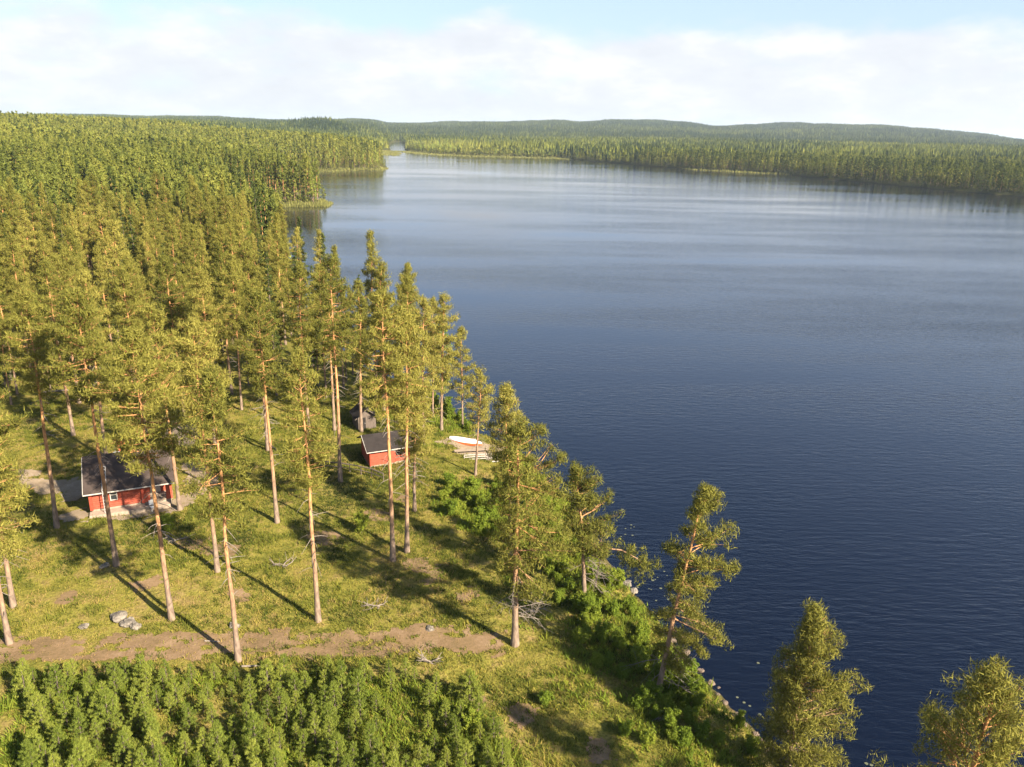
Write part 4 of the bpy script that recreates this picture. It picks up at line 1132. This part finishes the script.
# ------------------------------------------------------------------ air
def haze_box():
    m, nt, N, out = newmat('haze_air'); v = N('ShaderNodeVolumePrincipled')
    v.inputs['Color'].default_value = (.72, .86, 1, 1); v.inputs['Density'].default_value = 6.5e-5; v.inputs['Anisotropy'].default_value = .2
    nt.links.new(v.outputs[0], out.inputs['Volume'])
    mb = MB(); top = max(float(GZ.max()) + 30, 60)
    mb.box((0, 6800, (top - 5) / 2), (22600, 14700, top + 5)); return tag(link('haze', mb.mesh('haze', [m])), None, None, None, 'stuff')
haze_box()

# ------------------------------------------------------------------ light, sky, camera
SUN_AZ = math.atan2(.77, -.64); SUN_EL = R(32)     # clockwise from +Y
sd = Vector((math.sin(SUN_AZ) * math.cos(SUN_EL), math.cos(SUN_AZ) * math.cos(SUN_EL), math.sin(SUN_EL)))
sun = bpy.data.lights.new('sun', 'SUN'); sun.energy = 5.0; sun.angle = R(.53); sun.color = (1, .89, .72)
so = bpy.data.objects.new('sun', sun); COL.objects.link(so); so.rotation_euler = sd.to_track_quat('Z', 'Y').to_euler()

wd_ = bpy.data.worlds.new('World'); SC.world = wd_; wd_.use_nodes = True
nt = wd_.node_tree; nt.nodes.clear(); L = nt.links
def N(t, **kw):
    n = nt.nodes.new(t)
    for k, v in kw.items(): setattr(n, k, v)
    return n
out = N('ShaderNodeOutputWorld'); bg = N('ShaderNodeBackground'); sky = N('ShaderNodeTexSky')
sky.sky_type = 'NISHITA'; sky.sun_disc = False; sky.sun_elevation = SUN_EL; sky.sun_rotation = SUN_AZ
sky.air_density = 1.0; sky.dust_density = .8; sky.ozone_density = 3.0
tc = N('ShaderNodeTexCoord'); sep = N('ShaderNodeSeparateXYZ'); L.new(tc.outputs['Generated'], sep.inputs[0])
mp = N('ShaderNodeMapping'); mp.inputs['Scale'].default_value = (1, 1, 2.6); L.new(tc.outputs['Generated'], mp.inputs[0])
c1 = noise(N, L, 7.5, 8, mp.outputs[0], .55); c2 = noise(N, L, 1.7, 3, mp.outputs[0], .5)
cl_ = math_(N, L, 'ADD', math_(N, L, 'MULTIPLY', c1, .6), math_(N, L, 'MULTIPLY', c2, .4))
low = N('ShaderNodeMapRange'); low.inputs[1].default_value = .085; low.inputs[2].default_value = .185; low.inputs[3].default_value = .22; low.inputs[4].default_value = -.45; L.new(sep.outputs[2], low.inputs[0])
cf = N('ShaderNodeMapRange', interpolation_type='SMOOTHSTEP'); cf.inputs[1].default_value = .50; cf.inputs[2].default_value = .70
L.new(math_(N, L, 'ADD', cl_, low.outputs[0]), cf.inputs[0])
c3 = noise(N, L, 9, 6, mp.outputs[0], .6)
ccol = ramp(N, [(.36, (3.5, 3.6, 3.8)), (.50, (3.72, 3.82, 3.98)), (.62, (4.2, 4.18, 4.15))]); L.new(c3, ccol.inputs[0])
veil = N('ShaderNodeMapRange'); veil.inputs[1].default_value = .13; veil.inputs[2].default_value = .52; veil.inputs[3].default_value = .7; veil.inputs[4].default_value = 0.0; L.new(sep.outputs[2], veil.inputs[0])
VEIL = mixc(N, L, veil.outputs[0], sky.outputs[0], (2.65, 3.2, 4.4))
CLOUD = mixc(N, L, math_(N, L, 'MULTIPLY', cf.outputs[0], .93), VEIL, ccol.outputs[0])
L.new(CLOUD, bg.inputs[0]); bg.inputs[1].default_value = .066
L.new(bg.outputs[0], out.inputs[0])

cam = bpy.data.cameras.new('camera'); co = bpy.data.objects.new('camera', cam); COL.objects.link(co)
cam.sensor_width = 36; cam.lens = 801 / 1024 * 36; cam.clip_start = .5; cam.clip_end = 40000
p, r = R(17.66), R(1.2); cp, sp_, cr, sr = math.cos(p), math.sin(p), math.cos(r), math.sin(r)
Fv = Vector((0, cp, -sp_)); Rv = Vector((cr, sp_ * sr, cp * sr)); Uv = Vector((-sr, sp_ * cr, cp * cr))
M4 = Matrix.Identity(4)
for i in range(3): M4[i][0], M4[i][1], M4[i][2], M4[i][3] = Rv[i], Uv[i], -Fv[i], (0, 0, EYE_Z)[i]
co.matrix_world = M4
SC.camera = co

SC.view_settings.view_transform = 'Standard'; SC.view_settings.look = 'None'
SC.view_settings.exposure = 1.9; SC.view_settings.gamma = 1
SC.render.engine = 'CYCLES'
SC.cycles.use_denoising = True
SC.cycles.max_bounces = 6; SC.cycles.diffuse_bounces = 3; SC.cycles.glossy_bounces = 3; SC.cycles.transmission_bounces = 3; SC.cycles.volume_bounces = 1
SC.cycles.use_adaptive_sampling = False
